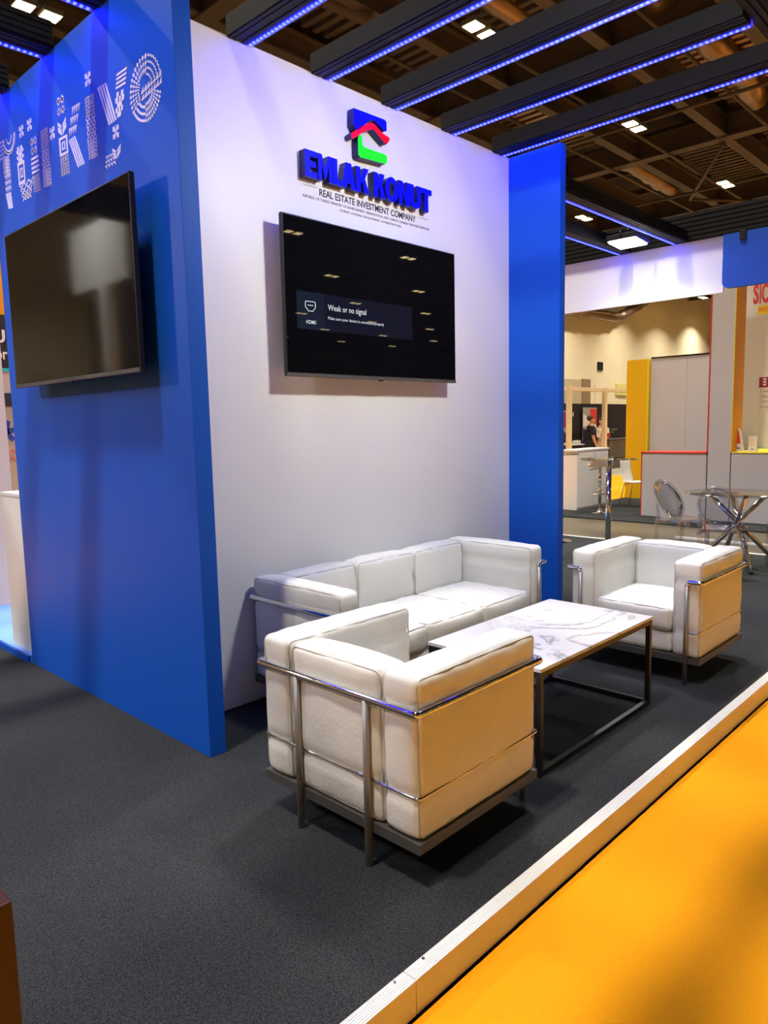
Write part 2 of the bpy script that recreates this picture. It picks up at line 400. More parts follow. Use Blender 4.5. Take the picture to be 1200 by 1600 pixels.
# corrugated bays and foil ducts between the beams
k = 0
for (x0, x1, y0, y1) in ((13, 17, 9.3, 11.2), (18, 24.5, 6.6, 8.4), (25.6, 32, 9.3, 11.2), (18, 24.5, 12, 14), (26, 32, 6.6, 8.4), (10.3, 16.8, 14.6, 16.8), (10, 16.8, 12, 14), (33, 40, 9.2, 11.4)):
    bm = bmesh.new(); n = int((x1-x0)/.35); cx, cy = (x0+x1)/2, (y0+y1)/2
    for i in range(n):
        x = x0+i*.35-cx; add_box(bm, x, x+.16, y0-cy, y1-cy, 0, .12, 0)
    add_box(bm, x0-cx, x1-cx, y0-cy, y1-cy, .12, .16)
    o = obj('roof_louvre', bm, M['foil'] if k % 2 else M['roofbeam'], loc=(cx, cy, 10.9))
    tag(o, 'ribbed metal louvre panel set between the brown roof beams', 'louvre', 'ribbed roof louvres'); k += 1
def duct(name, pts, r, label, m=None):
    pts = fillet(pts, .8, 5) if len(pts) > 2 else [Vector(p) for p in pts]
    full = []
    for a, b in zip(pts, pts[1:]):
        n = max(1, int((b-a).length/.35))
        for i in range(n): full.append(a.lerp(b, i/n))
    full.append(pts[-1]); base = full[0].copy()
    rr = [r*(1+.12*math.sin(i*2.1)+.22*noise.noise(p*2.3)) for i, p in enumerate(full)]
    bm = bmesh.new(); add_tube(bm, [p-base for p in full], r, 14, rr=rr)
    return tag(obj(name, bm, m or M['foil'], loc=base), label, 'duct')
duct('roof_duct', [(14.5, 7.3, 10.9), (17.6, 7.5, 10.95), (22, 7.3, 10.9), (24, 7.6, 10.8)], .38, 'crumpled foil duct between the roof beams above the middle blue light strips')
duct('roof_duct', [(18.2, 4.6, 10.9), (20, 5.0, 10.9), (26, 4.6, 10.9)], .5, 'fat foil duct in the roof at the top right of the picture')
duct('roof_duct', [(13.2, 10.3, 11.0), (15.2, 10.2, 11.0), (17.0, 10.4, 11.0)], .30, 'short foil duct in the roof over the right end of the white wall')
duct('roof_duct', [(26, 12.7, 10.9), (31, 12.9, 10.9)], .32, 'foil duct in the roof over the twin lamp beside the blue fin')
duct('wall_duct', [(30, 21.3, 7.5), (43.5, 21.3, 7.8), (48.5, 21.0, 9.8)], .30, 'foil duct running along the top of the cream hall wall and bending up')
duct('wall_duct', [(60, 21.4, 7.1), (66, 21.0, 6.9), (84, 21.2, 6.8)], .38, 'orange lit foil duct low under the roof at the far end of the cream wall')
for (a, b, lab) in (((12.0, 11.6, 10.1), (9.9, 14.2, 11.7), 'round diagonal roof brace behind the first blue light strip'),
               ((25.0, 8.8, 10.1), (29.5, 11.6, 9.9), 'thin diagonal roof brace forming a triangle over the right lamp'),
               ((29.5, 11.6, 9.9), (33, 8.8, 9.9), 'thin level roof brace running right from the triangle point')):
    A_ = Vector(a); B_ = Vector(b); bm = bmesh.new(); add_tube(bm, [Vector(), B_-A_], .06 if 'thin' in lab else .16, 8)
    tag(obj('roof_brace', bm, M['roofbeam'], loc=A_), lab, 'brace')
for i, y in enumerate((10.4, 12.4, 7.4)):
    bm = bmesh.new(); add_tube(bm, [(-12, 0, 0), (22, 0, 0)], .05, 6)
    tag(obj('sprinkler_pipe', bm, M['roofbeam'], loc=(24, y, 10.08)), ['thin pipe under the roof nearest the cream wall but one', 'thin pipe under the roof closest to the cream wall', 'thin pipe under the roof farthest from the cream wall'][i], 'pipe')
for i, x in enumerate((21, 28.7, 36.5, 44)):
    bm = bmesh.new(); add_tube(bm, [(0, -12, 0), (0, 10, 0)], .05, 6)
    tag(obj('sprinkler_pipe', bm, M['roofbeam'], loc=(x, 10, 9.9)), 'thin brown pipe crossing under the roof beams towards the cream wall', 'pipe', 'cross pipes under the roof')

# ---- hall lamps: each a pair of panels on a hanging bracket
def make_lamp():
    t = thing('hall_lamp', 'twin-panel hall lamp in the lamp rows mirrored in the television', 'lamp', (0, 0, 9.5), 0, 'hall lamps')
    bm = bmesh.new(); add_box(bm, -.42, .42, -.03, .03, .10, .15); add_tube(bm, [(0, 0, .15), (0, 0, 2.72)], .012, 6)
    obj('bracket', bm, M['lamph'], t)
    for s in (-.25, .25):
        h = obj('lamp_housing', bx(s-.19, s+.19, -.19, .19, .012, .11, .01), M['lamph'], t)
        obj('lamp_panel', bx(s-.16, s+.16, -.16, .16, 0, .014), M['lamp'], h)
    ld = bpy.data.lights.new('lamp_light', 'AREA'); ld.shape = 'RECTANGLE'; ld.size = .8; ld.size_y = .32; ld.energy = LAMPW; ld.color = (1, .925, .80); ld.spread = math.radians(122)
    lo = bpy.data.objects.new('lamp_light', ld); COL.objects.link(lo); lo.parent = t; lo.location = (0, 0, -.01)
    return t
L0 = make_lamp(); first = True
vis = {(6.36, 15.04): 'twin hall lamp at the top left corner above the patterned blue wall', (13.1, 9.52): 'twin hall lamp at the top between the second and third blue light strips',
       (20.16, 9.5): 'twin hall lamp just below the lowest blue light strip on the right', (27.3, 9.52): 'twin hall lamp at the right below the thin roof triangle',
       (27.4, 14.95): 'twin hall lamp beside the right blue fin under the roof'}
spots = [(x, y, l) for (x, y), l in vis.items()]
GX = [-14.8, -7.7, -.7, 6.36, 13.1, 20.16, 27.3, 34.4, 41.5, 48.5, 55.6]; GY = [15.0, 9.5, 4.0, -1.5, -7, -12.5, -18, -23.5, -29, -34.5, -40, -45.5]
for x in GX:
    for y in GY:
        if any(abs(x-a) < 1 and abs(y-b) < 1 for a, b in vis): continue
        if (-8 < y < 0 and x < 26) or (-13 < y < -8 and x < 0): continue
        if y > 5 and x < 6 : lab = 'twin hall lamp high over the far side of the hall beyond the blue wall'
        elif y > 5: lab = 'small twin hall lamp under the far roof seen below the white fascia'
        else: lab = None
        if y == 4.0 and x < 0: y = 2.2
        spots.append((x, y, lab))
for (x, y) in ((30.5, 19.0), (37.5, 19.0), (44.5, 19.0), (51, 19.0), (57.0, 20.0), (64, 20.0), (71.5, 20.0)): spots.append((x, y, 'small twin hall lamp under the far roof seen below the white fascia'))
for i, (x, y, lab) in enumerate(spots):
    g = {None: 'hall lamps'}.get(lab, 'far hall lamps' if lab and 'small twin' in lab else ('left hall lamps' if lab and 'beyond' in lab else 'hall lamps in view'))
    if i == 0: L0.location = (x, y, 9.5); L0['label'] = lab; L0['group'] = g
    else: dup(L0, (x, y, 9.5), 0, lab or 'twin-panel hall lamp in the lamp rows mirrored in the television', g)

# the lamps of the rear bays run dimmed
dim = bpy.data.lights['lamp_light'].copy(); dim.name = 'dimmed_lamp_light'; dim.energy = LAMPW*.55
for o in list(bpy.data.objects):
    if o.type == 'LIGHT' and o.name.startswith('lamp_light') and o.parent.location.x > 10 and o.parent.location.y > 5 and o.parent.location.y < 16: o.data = dim

# ---------------------------------------------------------------- overhead light beams of the stand
def light_beam(axis, at, a0, a1, label, group, side=1, z=3.440):
    """dark aluminium beam with one blue LED tape along a lower edge; at = tape line"""
    L = (a1-a0)/2; c = (a0+a1)/2
    t = thing('light_beam', label, 'light beam', (c, at, z) if axis == 'x' else (at, c, z), 0, group)
    f = (lambda l0, l1, w0, w1, z0, z1: (l0, l1, w0, w1, z0, z1)) if axis == 'x' else (lambda l0, l1, w0, w1, z0, z1: (w0, w1, l0, l1, z0, z1))
    bm = bmesh.new(); s = -side
    w0, w1 = sorted((s*.012, s*.135))
    add_box(bm, *f(-L, L, w0, w1, .004, .10 if axis == 'y' else .13)); 
    if axis == 'x':
        for k in range(4):
            z0 = .012+.03*k; q0, q1 = sorted((s*.134, s*.142)); add_box(bm, *f(-L, L, q0, q1, z0, z0+.022))
    for q in (.025, .075, .105): add_box(bm, *f(-L, L, *sorted((s*q, s*(q+.022))), 0, .005))
    obj('beam_body', bm, M['truss'], t)
    bm = bmesh.new(); add_box(bm, *f(-L, L, *sorted((s*.012, s*-.022)), .035, .045)); add_box(bm, *f(-L, L, *sorted((-s*.018, -s*.022)), .004, .04)); obj('tape_channel', bm, M['channel'], t)
    bm = bmesh.new(); add_box(bm, *f(-L+.01, L-.01, -.008, .006, -.002, .004)); obj('led_tape', bm, LX if axis == 'x' else LY, t)
    return t
names = ['blue light strip beam nearest the left blue wall', 'second blue light strip beam counting from the left blue wall', 'middle blue light strip beam meeting the wall above the emblem',
         'fourth blue light strip beam, its right end in view', 'blue light strip beam meeting the wall beside the right blue fin']
for x, nm in zip((2.429, 2.98, 3.54, 4.115, 4.695), names): light_beam('y', x, 1.335, 3.222, nm, 'overhead light beams')
light_beam('x', 4.056, -3.0, 1.725, 'blue light strip beam running left from the patterned blue wall', 'side light beams')
light_beam('x', 3.46, -3.0, 1.725, 'blue light strip beam over the middle of the patterned blue wall', 'side light beams')
light_beam('x', 4.66, -3.0, 1.725, 'blue light strip beam over the far end of the patterned blue wall', 'side light beams')
light_beam('x', 3.46, 4.86, 8.40, 'upper light strip beam running from the blue fin to the white fascia', 'side light beams', side=1)
light_beam('x', 4.115, 4.86, 8.40, 'lower light strip beam running from the blue fin to the white fascia', 'side light beams', side=1)
def perimeter(name, x0, x1, y0, y1, label):
    bm = bmesh.new(); cx, cy = (x0+x1)/2, (y0+y1)/2; e = .012
    add_box(bm, x0-cx+e, x1-cx-e, y0-cy+e, y1-cy-e, .008, .30)
    if x1-x0 > y1-y0:
        for k in range(6): add_box(bm, x0-cx, x1-cx, y0-cy, y0-cy+.03, .008+k*.05, .045+k*.05)
        for k in range(6): add_box(bm, x0-cx, x1-cx, y1-cy-.03, y1-cy, .008+k*.05, .045+k*.05)
        for k in range(3): add_box(bm, x0-cx, x1-cx, y0-cy+.01+k*.035, y0-cy+.035+k*.035, 0, .02)
    else:
        for k in range(6): add_box(bm, x0-cx, x0-cx+.03, y0-cy, y1-cy, .008+k*.05, .045+k*.05)
        for k in range(3): add_box(bm, x0-cx+.01+k*.035, x0-cx+.035+k*.035, y0-cy, y1-cy, 0, .02)
    return tag(obj(name, bm, M['truss'], loc=(cx, cy, 3.455)), label, 'beam')
perimeter('perimeter_beam', -3.2, 8.4, 1.21, 1.33, 'dark ribbed beam along the front edge of the stand roof at top right')
perimeter('perimeter_beam', 8.42, 8.54, 1.21, 6.7, 'dark ribbed beam above the white and blue fascias')
perimeter('perimeter_beam', -3.2, 8.4, 6.6, 6.72, 'dark ribbed beam along the rear edge of the stand roof')
perimeter('perimeter_beam', -3.32, -3.2, 1.21, 6.7, 'dark ribbed beam along the left edge of the stand roof')
# fascias
o = box('white_fascia', 8.47, 8.50, 2.945, 4.90, 2.858, 3.46, M['white']); tag(o, 'long white fascia board hanging under the dark beam on the right', 'fascia board')
bm = bmesh.new(); pts = []
y1, y0, z0, z1 = 2.93, 1.25, 2.885, 3.445
for k in range(7): a = PI+k/6*PI/2; pts.append((y1-.07-.07*math.cos(a)-.0*0, z0+.07+.07*math.sin(a)))
poly = [(y1, z1), *[(y1-.07+.07*math.cos(-k/6*PI/2), z0+.07+.07*math.sin(-k/6*PI/2)) for k in range(7)], (y0, z0), (y0, z1)]
add_prism(bm, [(p[0]-2.1, p[1]-2.86) for p in poly], .07, lambda u, v, w: (w, u, v))
fb = obj('blue_fascia', bm, M['blue_matt'], loc=(8.385, 2.1, 2.86)); tag(fb, 'blue fascia box with a rounded lower corner at the right edge', 'fascia board')
o = obj('fixing_bracket', bx(-.02, -.002, .60, .66, .50, .60, .003), M['black'], fb)
# floodlights
def floodlight(loc, rx, rz, label, W_, spread=2.4, col=(.97, 1, .93), size=(.26, .17)):
    t = thing('floodlight', label, 'floodlight', loc, 0, 'stand floodlights')
    R = Euler((rx, 0, rz)).to_matrix()
    def tr(bm):
        for v in bm.verts: v.co = R @ v.co
        return bm
    a, b = size
    obj('flood_body', tr(bx(-a/2-.02, a/2+.02, -b/2-.02, b/2+.02, .012, .07, .008)), M['blackplastic'], t)
    obj('flood_panel', tr(bx(-a/2, a/2, -b/2, b/2, .0, .013)), M['flood'], t)
    bm = bmesh.new(); add_tube(bm, [R @ Vector((-a/2-.03, 0, .03)), R @ Vector((-a/2-.03, 0, .10)), (0, 0, .14), (0, 0, .2)], .008, 6); obj('yoke', bm, M['black'], t)
    ld = bpy.data.lights.new('flood_light', 'AREA'); ld.shape = 'RECTANGLE'; ld.size = a; ld.size_y = b; ld.energy = W_; ld.color = col
    lo = bpy.data.objects.new('flood_light', ld); COL.objects.link(lo); lo.parent = t; lo.rotation_euler = R.to_euler(); lo.location = R @ Vector((0, 0, -.012))
    ld.spread = spread
    return t
fl = floodlight((7.78, 3.72, 3.40), 0, 0, 'bright white floodlight hanging beside the white fascia', 30, size=(.30, .30)); fl.rotation_euler = (0, math.radians(4), 0)
bm = bmesh.new(); add_tube(bm, [(0, 0, .2), (.66, 0, .24)], .01, 6); obj('support_arm', bm, M['black'], fl)
floodlight((3.25, 1.27, 3.36), math.radians(42), 0, 'white floodlight on the front roof beam aimed at the white wall', FLOOD)
floodlight((-1.2, 6.5, 3.38), math.radians(-35), math.radians(35), 'white floodlight on the rear roof beam aimed at the patterned blue wall', FLOOD*1.1)

# ---------------------------------------------------------------- wall sign: emblem and raised letters
Wf = 3.225
sign = thing('company_sign', 'raised blue lettering EMLAK KONUT with red and green emblem on white wall', 'sign', (3.28, Wf, 2.84))
def fw(u, v, w): return Vector((u-3.28, -w, v-2.84))
def poly_letter(c, w, h):
    s = .036; b = .032                                               # stroke widths
    if c == 'E': return [[(0, 0), (w, 0), (w, b), (s, b), (s, h/2-b/2), (w*.9, h/2-b/2), (w*.9, h/2+b/2), (s, h/2+b/2), (s, h-b), (w, h-b), (w, h), (0, h)]]
    if c == 'L': return [[(0, 0), (w, 0), (w, b), (s, b), (s, h), (0, h)]]
    if c == 'T': return [[(w/2-s/2, 0), (w/2+s/2, 0), (w/2+s/2, h-b), (w, h-b), (w, h), (0, h), (0, h-b), (w/2-s/2, h-b)]]
    if c == 'M': return [[(0, 0), (s*.72, 0), (s*.72, h*.62), (w/2-.007, h*.12), (w/2+.007, h*.12), (w-s*.72, h*.62), (w-s*.72, 0), (w, 0), (w, h), (w-s*.8, h), (w/2, h*.46), (s*.8, h), (0, h)]]
    if c == 'N': return [[(0, 0), (s*.9, 0), (s*.9, h*.58), (w-s, 0), (w, 0), (w, h), (w-s*.9, h), (w-s*.9, h*.42), (s, h), (0, h)]]
    if c == 'K': return [[(0, 0), (s, 0), (s, h*.36), (s+.012, h*.44), (w-.042, 0), (w, 0), (s+.036, h*.58), (w-.004, h), (w-.044, h), (s, h*.58), (s, h), (0, h)]]
    if c == 'A': return [[(0, 0), (s, 0), (s+.008, h*.2), (w-s-.008, h*.2), (w-s, 0), (w, 0), (w/2+s*.6, h), (w/2-s*.6, h)]]
    if c == 'U':
        o = [(0, h)] + [(w/2-w/2*math.cos(a), w*.42-w*.42*math.sin(a)) for a in [k*PI/10 for k in range(11)]] + [(w, h), (w-s, h)]
        i = [(w/2+(w/2-s)*math.cos(a), w*.42-(w*.42-b)*math.sin(a)) for a in [k*PI/10 for k in range(11)]]
        return [o+i+[(s, h)]]
    if c == 'O':
        R = []
        for k in range(24):
            a, a2 = 2*PI*k/24, 2*PI*(k+1)/24
            f = lambda a, e: (w/2+(w/2-e)*math.cos(a), h/2+(h/2+.002-e*.9)*math.sin(a))
            R.append([f(a, s), f(a, 0), f(a2, 0), f(a2, s)])
        return R
for c, x, w in (('E', 2.741, .087), ('M', 2.836, .106), ('L', 2.946, .068), ('A', 3.014, .112), ('K', 3.130, .110), ('K', 3.277, .100), ('O', 3.376, .120), ('N', 3.500, .100), ('U', 3.604, .104), ('T', 3.711, .104)):
    bm = bmesh.new()
    for poly in poly_letter(c, w, .142):
        add_prism(bm, poly, .048, lambda u, v, q, x=x: fw(x+u, 2.866+v, q+.004), 1)
    if c == 'O': bmesh.ops.remove_doubles(bm, verts=bm.verts, dist=.0003)
    L_ = obj('letter', bm, [M['letterblue'], M['letterside']], sign)
    for p in L_.data.polygons: p.material_index = 0 if p.normal.y < -.9 else 1
# emblem: blue cap, red roof, green hook
emb = bpy.data.objects.new('emblem', None); COL.objects.link(emb); emb.parent = sign
def emb_part(name, polys, m):
    bm = bmesh.new()
    for p in polys: add_prism(bm, p, .05, lambda u, v, q: fw(u, v, q+.004), 0)
    bmesh.ops.remove_doubles(bm, verts=bm.verts, dist=.0004)
    o = obj(name, bm, [m, M['letterside']], emb)
    for p in o.data.polygons: p.material_index = 0 if p.normal.y < -.9 else 1
emb_part('emblem_cap', [[(3.121, 3.322), (3.385, 3.328), (3.397, 3.318), (3.397, 3.268), (3.375, 3.262), (3.297, 3.296), (3.260, 3.296), (3.152, 3.205), (3.138, 3.210), (3.118, 3.232)]], M['letterblue'])
emb_part('emblem_roof', [[(3.096, 3.176), (3.18, 3.240), (3.262, 3.280), (3.290, 3.280), (3.36, 3.245), (3.418, 3.236), (3.424, 3.222), (3.396, 3.192), (3.375, 3.196), (3.278, 3.248), (3.19, 3.208), (3.112, 3.150), (3.094, 3.156)]], M['red'])
emb_part('emblem_hook', [[(3.150, 3.168), (3.172, 3.188), (3.184, 3.184), (3.188, 3.138), (3.204, 3.126), (3.385, 3.128), (3.396, 3.12), (3.396, 3.086), (3.382, 3.074), (3.168, 3.062), (3.150, 3.072)]], M['green'])
# flat printed lettering under the sign
vin = thing('printed_lettering', 'black printed lines REAL ESTATE INVESTMENT COMPANY under the raised letters', 'lettering', (3.28, Wf, 2.74))
def fp(x0, z0): return lambda u, v, w: Vector((x0+u-3.28, -w, z0+v-2.74))
for s, x0, x1, z0, h, th in (('REAL ESTATE INVESTMENT COMPANY', 2.884, 3.712, 2.800, .040, .018), ('REPUBLIC OF TURKEY MINISTRY OF ENVIRONMENT URBANIZATION AND CLIMATE CHANGE TOKI PARTICIPATION', 2.762, 3.845, 2.772, .0150, .0),
                         ('(TURKEY HOUSING DEVELOPMENT ADMINISTRATION)', 3.040, 3.567, 2.741, .0165, .0)):
    obj('text_line', text_mesh(s, h, fp(x0, z0), .0012, th, x1-x0), M['print'], vin)
for a, b in ((2.763, 2.872), (3.73, 3.839)): obj('rule_line', bx(a-3.28, b-3.28, -.0012, 0, .0985, .1005), M['print'], vin)

# ---------------------------------------------------------------- patterned Türkiye lettering on the blue wall
TURK = [
 ('T','maze',[(4.713,3.112),(4.618,3.105),(4.618,3.005),(4.715,3.015)]),
 ('T','tri',[(4.713,3.012),(4.618,3.005),(4.618,2.905),(4.71,2.908)]),
 ('T','fan',[(4.713,2.909),(4.62,2.902),(4.616,2.81),(4.713,2.82)]),
 ('u','blocks',[(4.506,3.112),(4.406,3.107),(4.408,3.025),(4.504,3.03)]),
 ('u','box',[(4.504,3.03),(4.406,3.024),(4.408,2.907),(4.504,2.905)]),
 ('u','lattice',[(4.500,2.906),(4.297,2.909),(4.344,2.812),(4.462,2.815)]),
 ('u','stars',[(4.307,3.110),(4.210,3.105),(4.214,3.010),(4.311,3.015)]),
 ('u','bars',[(4.308,3.009),(4.208,3.005),(4.211,2.911),(4.310,2.915)]),
 ('u','cross',[(4.305,2.909),(4.211,2.909),(4.211,2.815),(4.300,2.82)]),
 ('u','flower',[(4.462,3.223),(4.367,3.220),(4.367,3.133),(4.462,3.135)]),
 ('u','flower',[(4.345,3.225),(4.250,3.220),(4.250,3.133),(4.345,3.137)]),
 ('r','cross',[(4.163,3.107),(4.066,3.105),(4.066,3.008),(4.162,3.012)]),
 ('r','lattice',[(4.162,3.008),(4.066,3.004),(4.066,2.908),(4.162,2.911)]),
 ('r','maze',[(4.163,2.908),(4.066,2.904),(4.068,2.812),(4.165,2.816)]),
 ('r','flower',[(4.058,3.103),(3.965,3.098),(3.968,3.012),(4.060,3.015)]),
 ('k','stars',[(3.940,3.208),(3.840,3.204),(3.840,3.108),(3.942,3.110)]),
 ('k','leaf',[(3.940,3.103),(3.842,3.102),(3.842,3.012),(3.941,3.014)]),
 ('k','box',[(3.938,3.009),(3.839,3.005),(3.838,2.914),(3.938,2.918)]),
 ('k','cross',[(3.938,2.912),(3.838,2.91),(3.838,2.816),(3.938,2.82)]),
 ('k','tri',[(3.762,3.112),(3.667,3.108),(3.744,2.976),(3.835,2.978)]),
 ('k','stripes',[(3.828,2.971),(3.745,2.973),(3.659,2.818),(3.744,2.819)]),
 ('i','cross',[(3.618,3.109),(3.524,3.106),(3.524,3.010),(3.618,3.014)]),
 ('i','lattice',[(3.618,3.010),(3.522,3.006),(3.522,2.910),(3.616,2.914)]),
 ('i','maze',[(3.616,2.910),(3.521,2.908),(3.523,2.817),(3.612,2.818)]),
 ('i','flower',[(3.620,3.228),(3.520,3.222),(3.524,3.136),(3.622,3.142)]),
 ('y','stripes',[(3.486,3.114),(3.388,3.109),(3.309,2.923),(3.392,2.918)]),
 ('y','bars',[(3.287,3.114),(3.187,3.114),(3.214,3.04),(3.306,3.045)]),
 ('y','blocks',[(3.313,3.036),(3.217,3.029),(3.260,2.926),(3.318,2.928)]),
 ('y','flower',[(3.374,2.918),(3.280,2.912),(3.284,2.828),(3.374,2.832)]),
 ('y','leaf',[(3.374,2.822),(3.285,2.822),(3.300,2.757),(3.369,2.756)]),
 ('y','tri',[(3.444,2.794),(3.364,2.792),(3.342,2.733),(3.460,2.733)]),
 ('e','etri',[(3.082,2.930),(2.904,2.952),(2.905,3.010),(3.082,2.985)]),
]
TK = thing('patterned_lettering', 'white folk-pattern lettering spelling Türkiye on the blue wall', 'lettering', (1.731, 3.80, 2.73))
def ft(u, v, w): return Vector((-w, u-3.80, v-2.73))                # u = y, v = z
def pat(kind):
    P = []; R = lambda x0, y0, x1, y1: P.append([(x0, y0), (x1, y0), (x1, y1), (x0, y1)])
    def dia(cx, cy, rx, ry): P.append([(cx-rx, cy), (cx, cy-ry), (cx+rx, cy), (cx, cy+ry)])
    if kind == 'etri':
        for i in range(7):
            for j in range(2): P.append([(i/7, j/2+.02), (i/7+.135, j/2+.02), (i/7+.135, j/2+.46)])
    elif kind == 'cross':
        for i in range(4):
            for j in range(6):
                cx, cy = (i+.5)/4, (j+.5)/6; R(cx-.125, cy-.035, cx+.125, cy+.035) if i < 4 else 0; dia(cx, cy, .085, .10)
    elif kind == 'lattice':
        n = 3
        for i in range(-n, n+1):
            for (s) in (1, -1):
                a = (i/n, 0); b = (i/n+1, 1)
                x0, y0, x1, y1 = a[0], 0, b[0], 1
                if x0 < 0: y0 = -x0; x0 = 0
                if x1 > 1: y1 = 1-(x1-1); x1 = 1
                if x1-x0 < .1: continue
                t = .05; q = [(x0, y0-t), (x1, y1-t), (x1, y1+t), (x0, y0+t)]
                if s < 0: q = [(1-u, v) for u, v in q]
                P.append(q)
    elif kind == 'maze':
        for j in range(5):
            y = j/5; R(0, y, .44, y+.07); R(.56, y+.03, 1, y+.1); R(.0, y+.07, .08, y+.17); R(.2, y+.12, .44, y+.18); R(.92, y+.07, 1, y+.2); R(.56, y+.14, .8, y+.2)
        R(.46, 0, .54, 1)
    elif kind == 'tri':
        for i in range(4):
            for j in range(3): P.append([(i/4, j/3), (i/4+.23, j/3+.02), (i/4+.2, j/3+.29)])
    elif kind == 'fan':
        for i in range(5): a = i/5; P.append([(a, .05+.16*i), (a+.15, .05+.16*i), (.98, 1), (.86, 1)] if 0 else [(a*.9+.02, 0), (a*.9+.14, 0), (.3+a*.7+.1, 1), (.3+a*.7, 1)])
    elif kind == 'blocks':
        R(.15, .0, .4, .2); R(.6, 0, .85, .2); R(0, .2, .3, .42); R(.42, .2, .62, .42); R(.72, .2, 1, .42); R(.2, .42, .8, .6); R(0, .6, .28, .8); R(.4, .6, .62, .8); R(.75, .6, 1, .8); R(.2, .8, .8, 1)
    elif kind == 'box':
        R(0, 0, 1, .14); R(0, .86, 1, 1); R(0, .14, .16, .86); R(.84, .14, 1, .86); R(.32, .28, .7, .36); R(.32, .64, .7, .72); R(.32, .36, .42, .64); R(.6, .36, .7, .64)
    elif kind == 'stars':
        for cx in (.27, .73):
            for cy in (.25, .75):
                for a in range(4):
                    A = a*PI/4+.4; c, s = math.cos(A), math.sin(A); P.append([(cx+.25*c, cy+.25*s), (cx-.08*s, cy+.08*c), (cx-.25*c, cy-.25*s), (cx+.08*s, cy-.08*c)])
    elif kind == 'bars':
        for j in range(4): R(0, j/4+.04, 1, j/4+.18)
    elif kind == 'stripes':
        for i in range(4): R(i/4+.04, 0, i/4+.18, 1)
    elif kind == 'leaf':
        P += [[(0, .15), (.42, .42), (.42, .62), (0, .35)], [(1, .15), (.58, .42), (.58, .62), (1, .35)], [(0, .42), (.2, .52), (.2, .85), (0, .7)], [(.2, .52), (.45, .68), (.45, 1), (.2, .85)], [(.55, .68), (1, .42), (1, .7), (.55, 1)]]
    elif kind == 'flower':
        for a in range(4):
            A = PI/4+a*PI/2; c, s = math.cos(A), math.sin(A)
            g = lambda r, o: (.5+.5*(r*c-o*s), .5+.5*(r*s+o*c))
            g0 = g; g = lambda r, o: g0(r*1.3, o*1.25)
            P.append([g(.05, 0), g(.20, .13), g(.34, .17), g(.52, .30), g(.50, .14), g(.72, 0), g(.50, -.14), g(.52, -.30), g(.34, -.17), g(.20, -.13)])
        R(.46, .46, .54, .54)
    return P
letters = {}
for l, k, q in TURK:
    bm = bmesh.new() if k == 'flower' else letters.setdefault(l, bmesh.new())
    for poly in pat(k):
        def mp(u, v, w, q=q):
            a = Vector(q[0]).lerp(Vector(q[1]), u); b = Vector(q[3]).lerp(Vector(q[2]), u); p = a.lerp(b, v); return ft(p.x, p.y, w)
        add_prism(bm, poly, .0015, mp)
    if k == 'flower': obj('flower_motif', bm, M['whiteprint'], TK)
def ring_bits(bm, cy, cz, r0, r1, a0, a1, n, rings, kind, asp=1):
    for j in range(rings):
        for i in range(n):
            a = a0+(a1-a0)*(i+.5)/n; r = r0+(r1-r0)*(j+.5)/rings; da = (a1-a0)/n*.5; dr = (r1-r0)/rings*.5
            def g(aa, rr_): return (cy-rr_*math.cos(aa), cz+rr_*asp*math.sin(aa))
            if kind == 'dia': poly = [g(a-da*.8, r), g(a, r+dr*.95), g(a+da*.8, r), g(a, r-dr*.95)]
            elif kind == 'zig': poly = [g(a-da, r-dr*.1), g(a, r+dr*.5), g(a+da, r-dr*.1), g(a+da, r-dr*.55), g(a, r+.0*dr), g(a-da, r-dr*.55)]
            else: poly = [g(a-da, r-dr*.45), g(a-da, r+dr*.35), g(a+da, r+dr*.35), g(a+da, r-dr*.45)]
            add_prism(bm, poly, .0015, ft)
# cos decreasing with y: angle 0 points to smaller y (the right of the word)
e = letters['e']; cE, zE = 3.042, 2.972
ring_bits(e, cE, zE, .045, .142, .18, 1.35, 7, 4, 'zig'); ring_bits(e, cE, zE, .06, .140, 1.35, 2.5, 6, 3, 'dia'); ring_bits(e, cE, zE, .05, .140, 2.5, 3.75, 7, 4, 'dia')
ring_bits(e, cE, zE, .06, .142, 3.75, 4.6, 8, 3, 'arc'); ring_bits(e, cE, zE, .055, .142, 4.6, 5.95, 10, 4, 'dia')
t = letters['T']
ring_bits(t, 4.60, 3.20, .028, .048, PI, 2*PI, 10, 1, 'arc'); ring_bits(t, 4.60, 3.20, .06, .105, PI, 2*PI, 14, 1, 'arc'); ring_bits(t, 4.60, 3.20, .074, .108, PI, 2*PI, 14, 1, 'arc')
for i in range(4):
    for j in range(5):
        y, z = 4.755-i*.025, 3.20-j*.022; add_prism(t, [(y-.008, z), (y, z-.008), (y+.008, z), (y, z+.008)], .0015, ft)
for l, bm in letters.items(): obj('pattern_letter', bm, M['whiteprint'], TK)

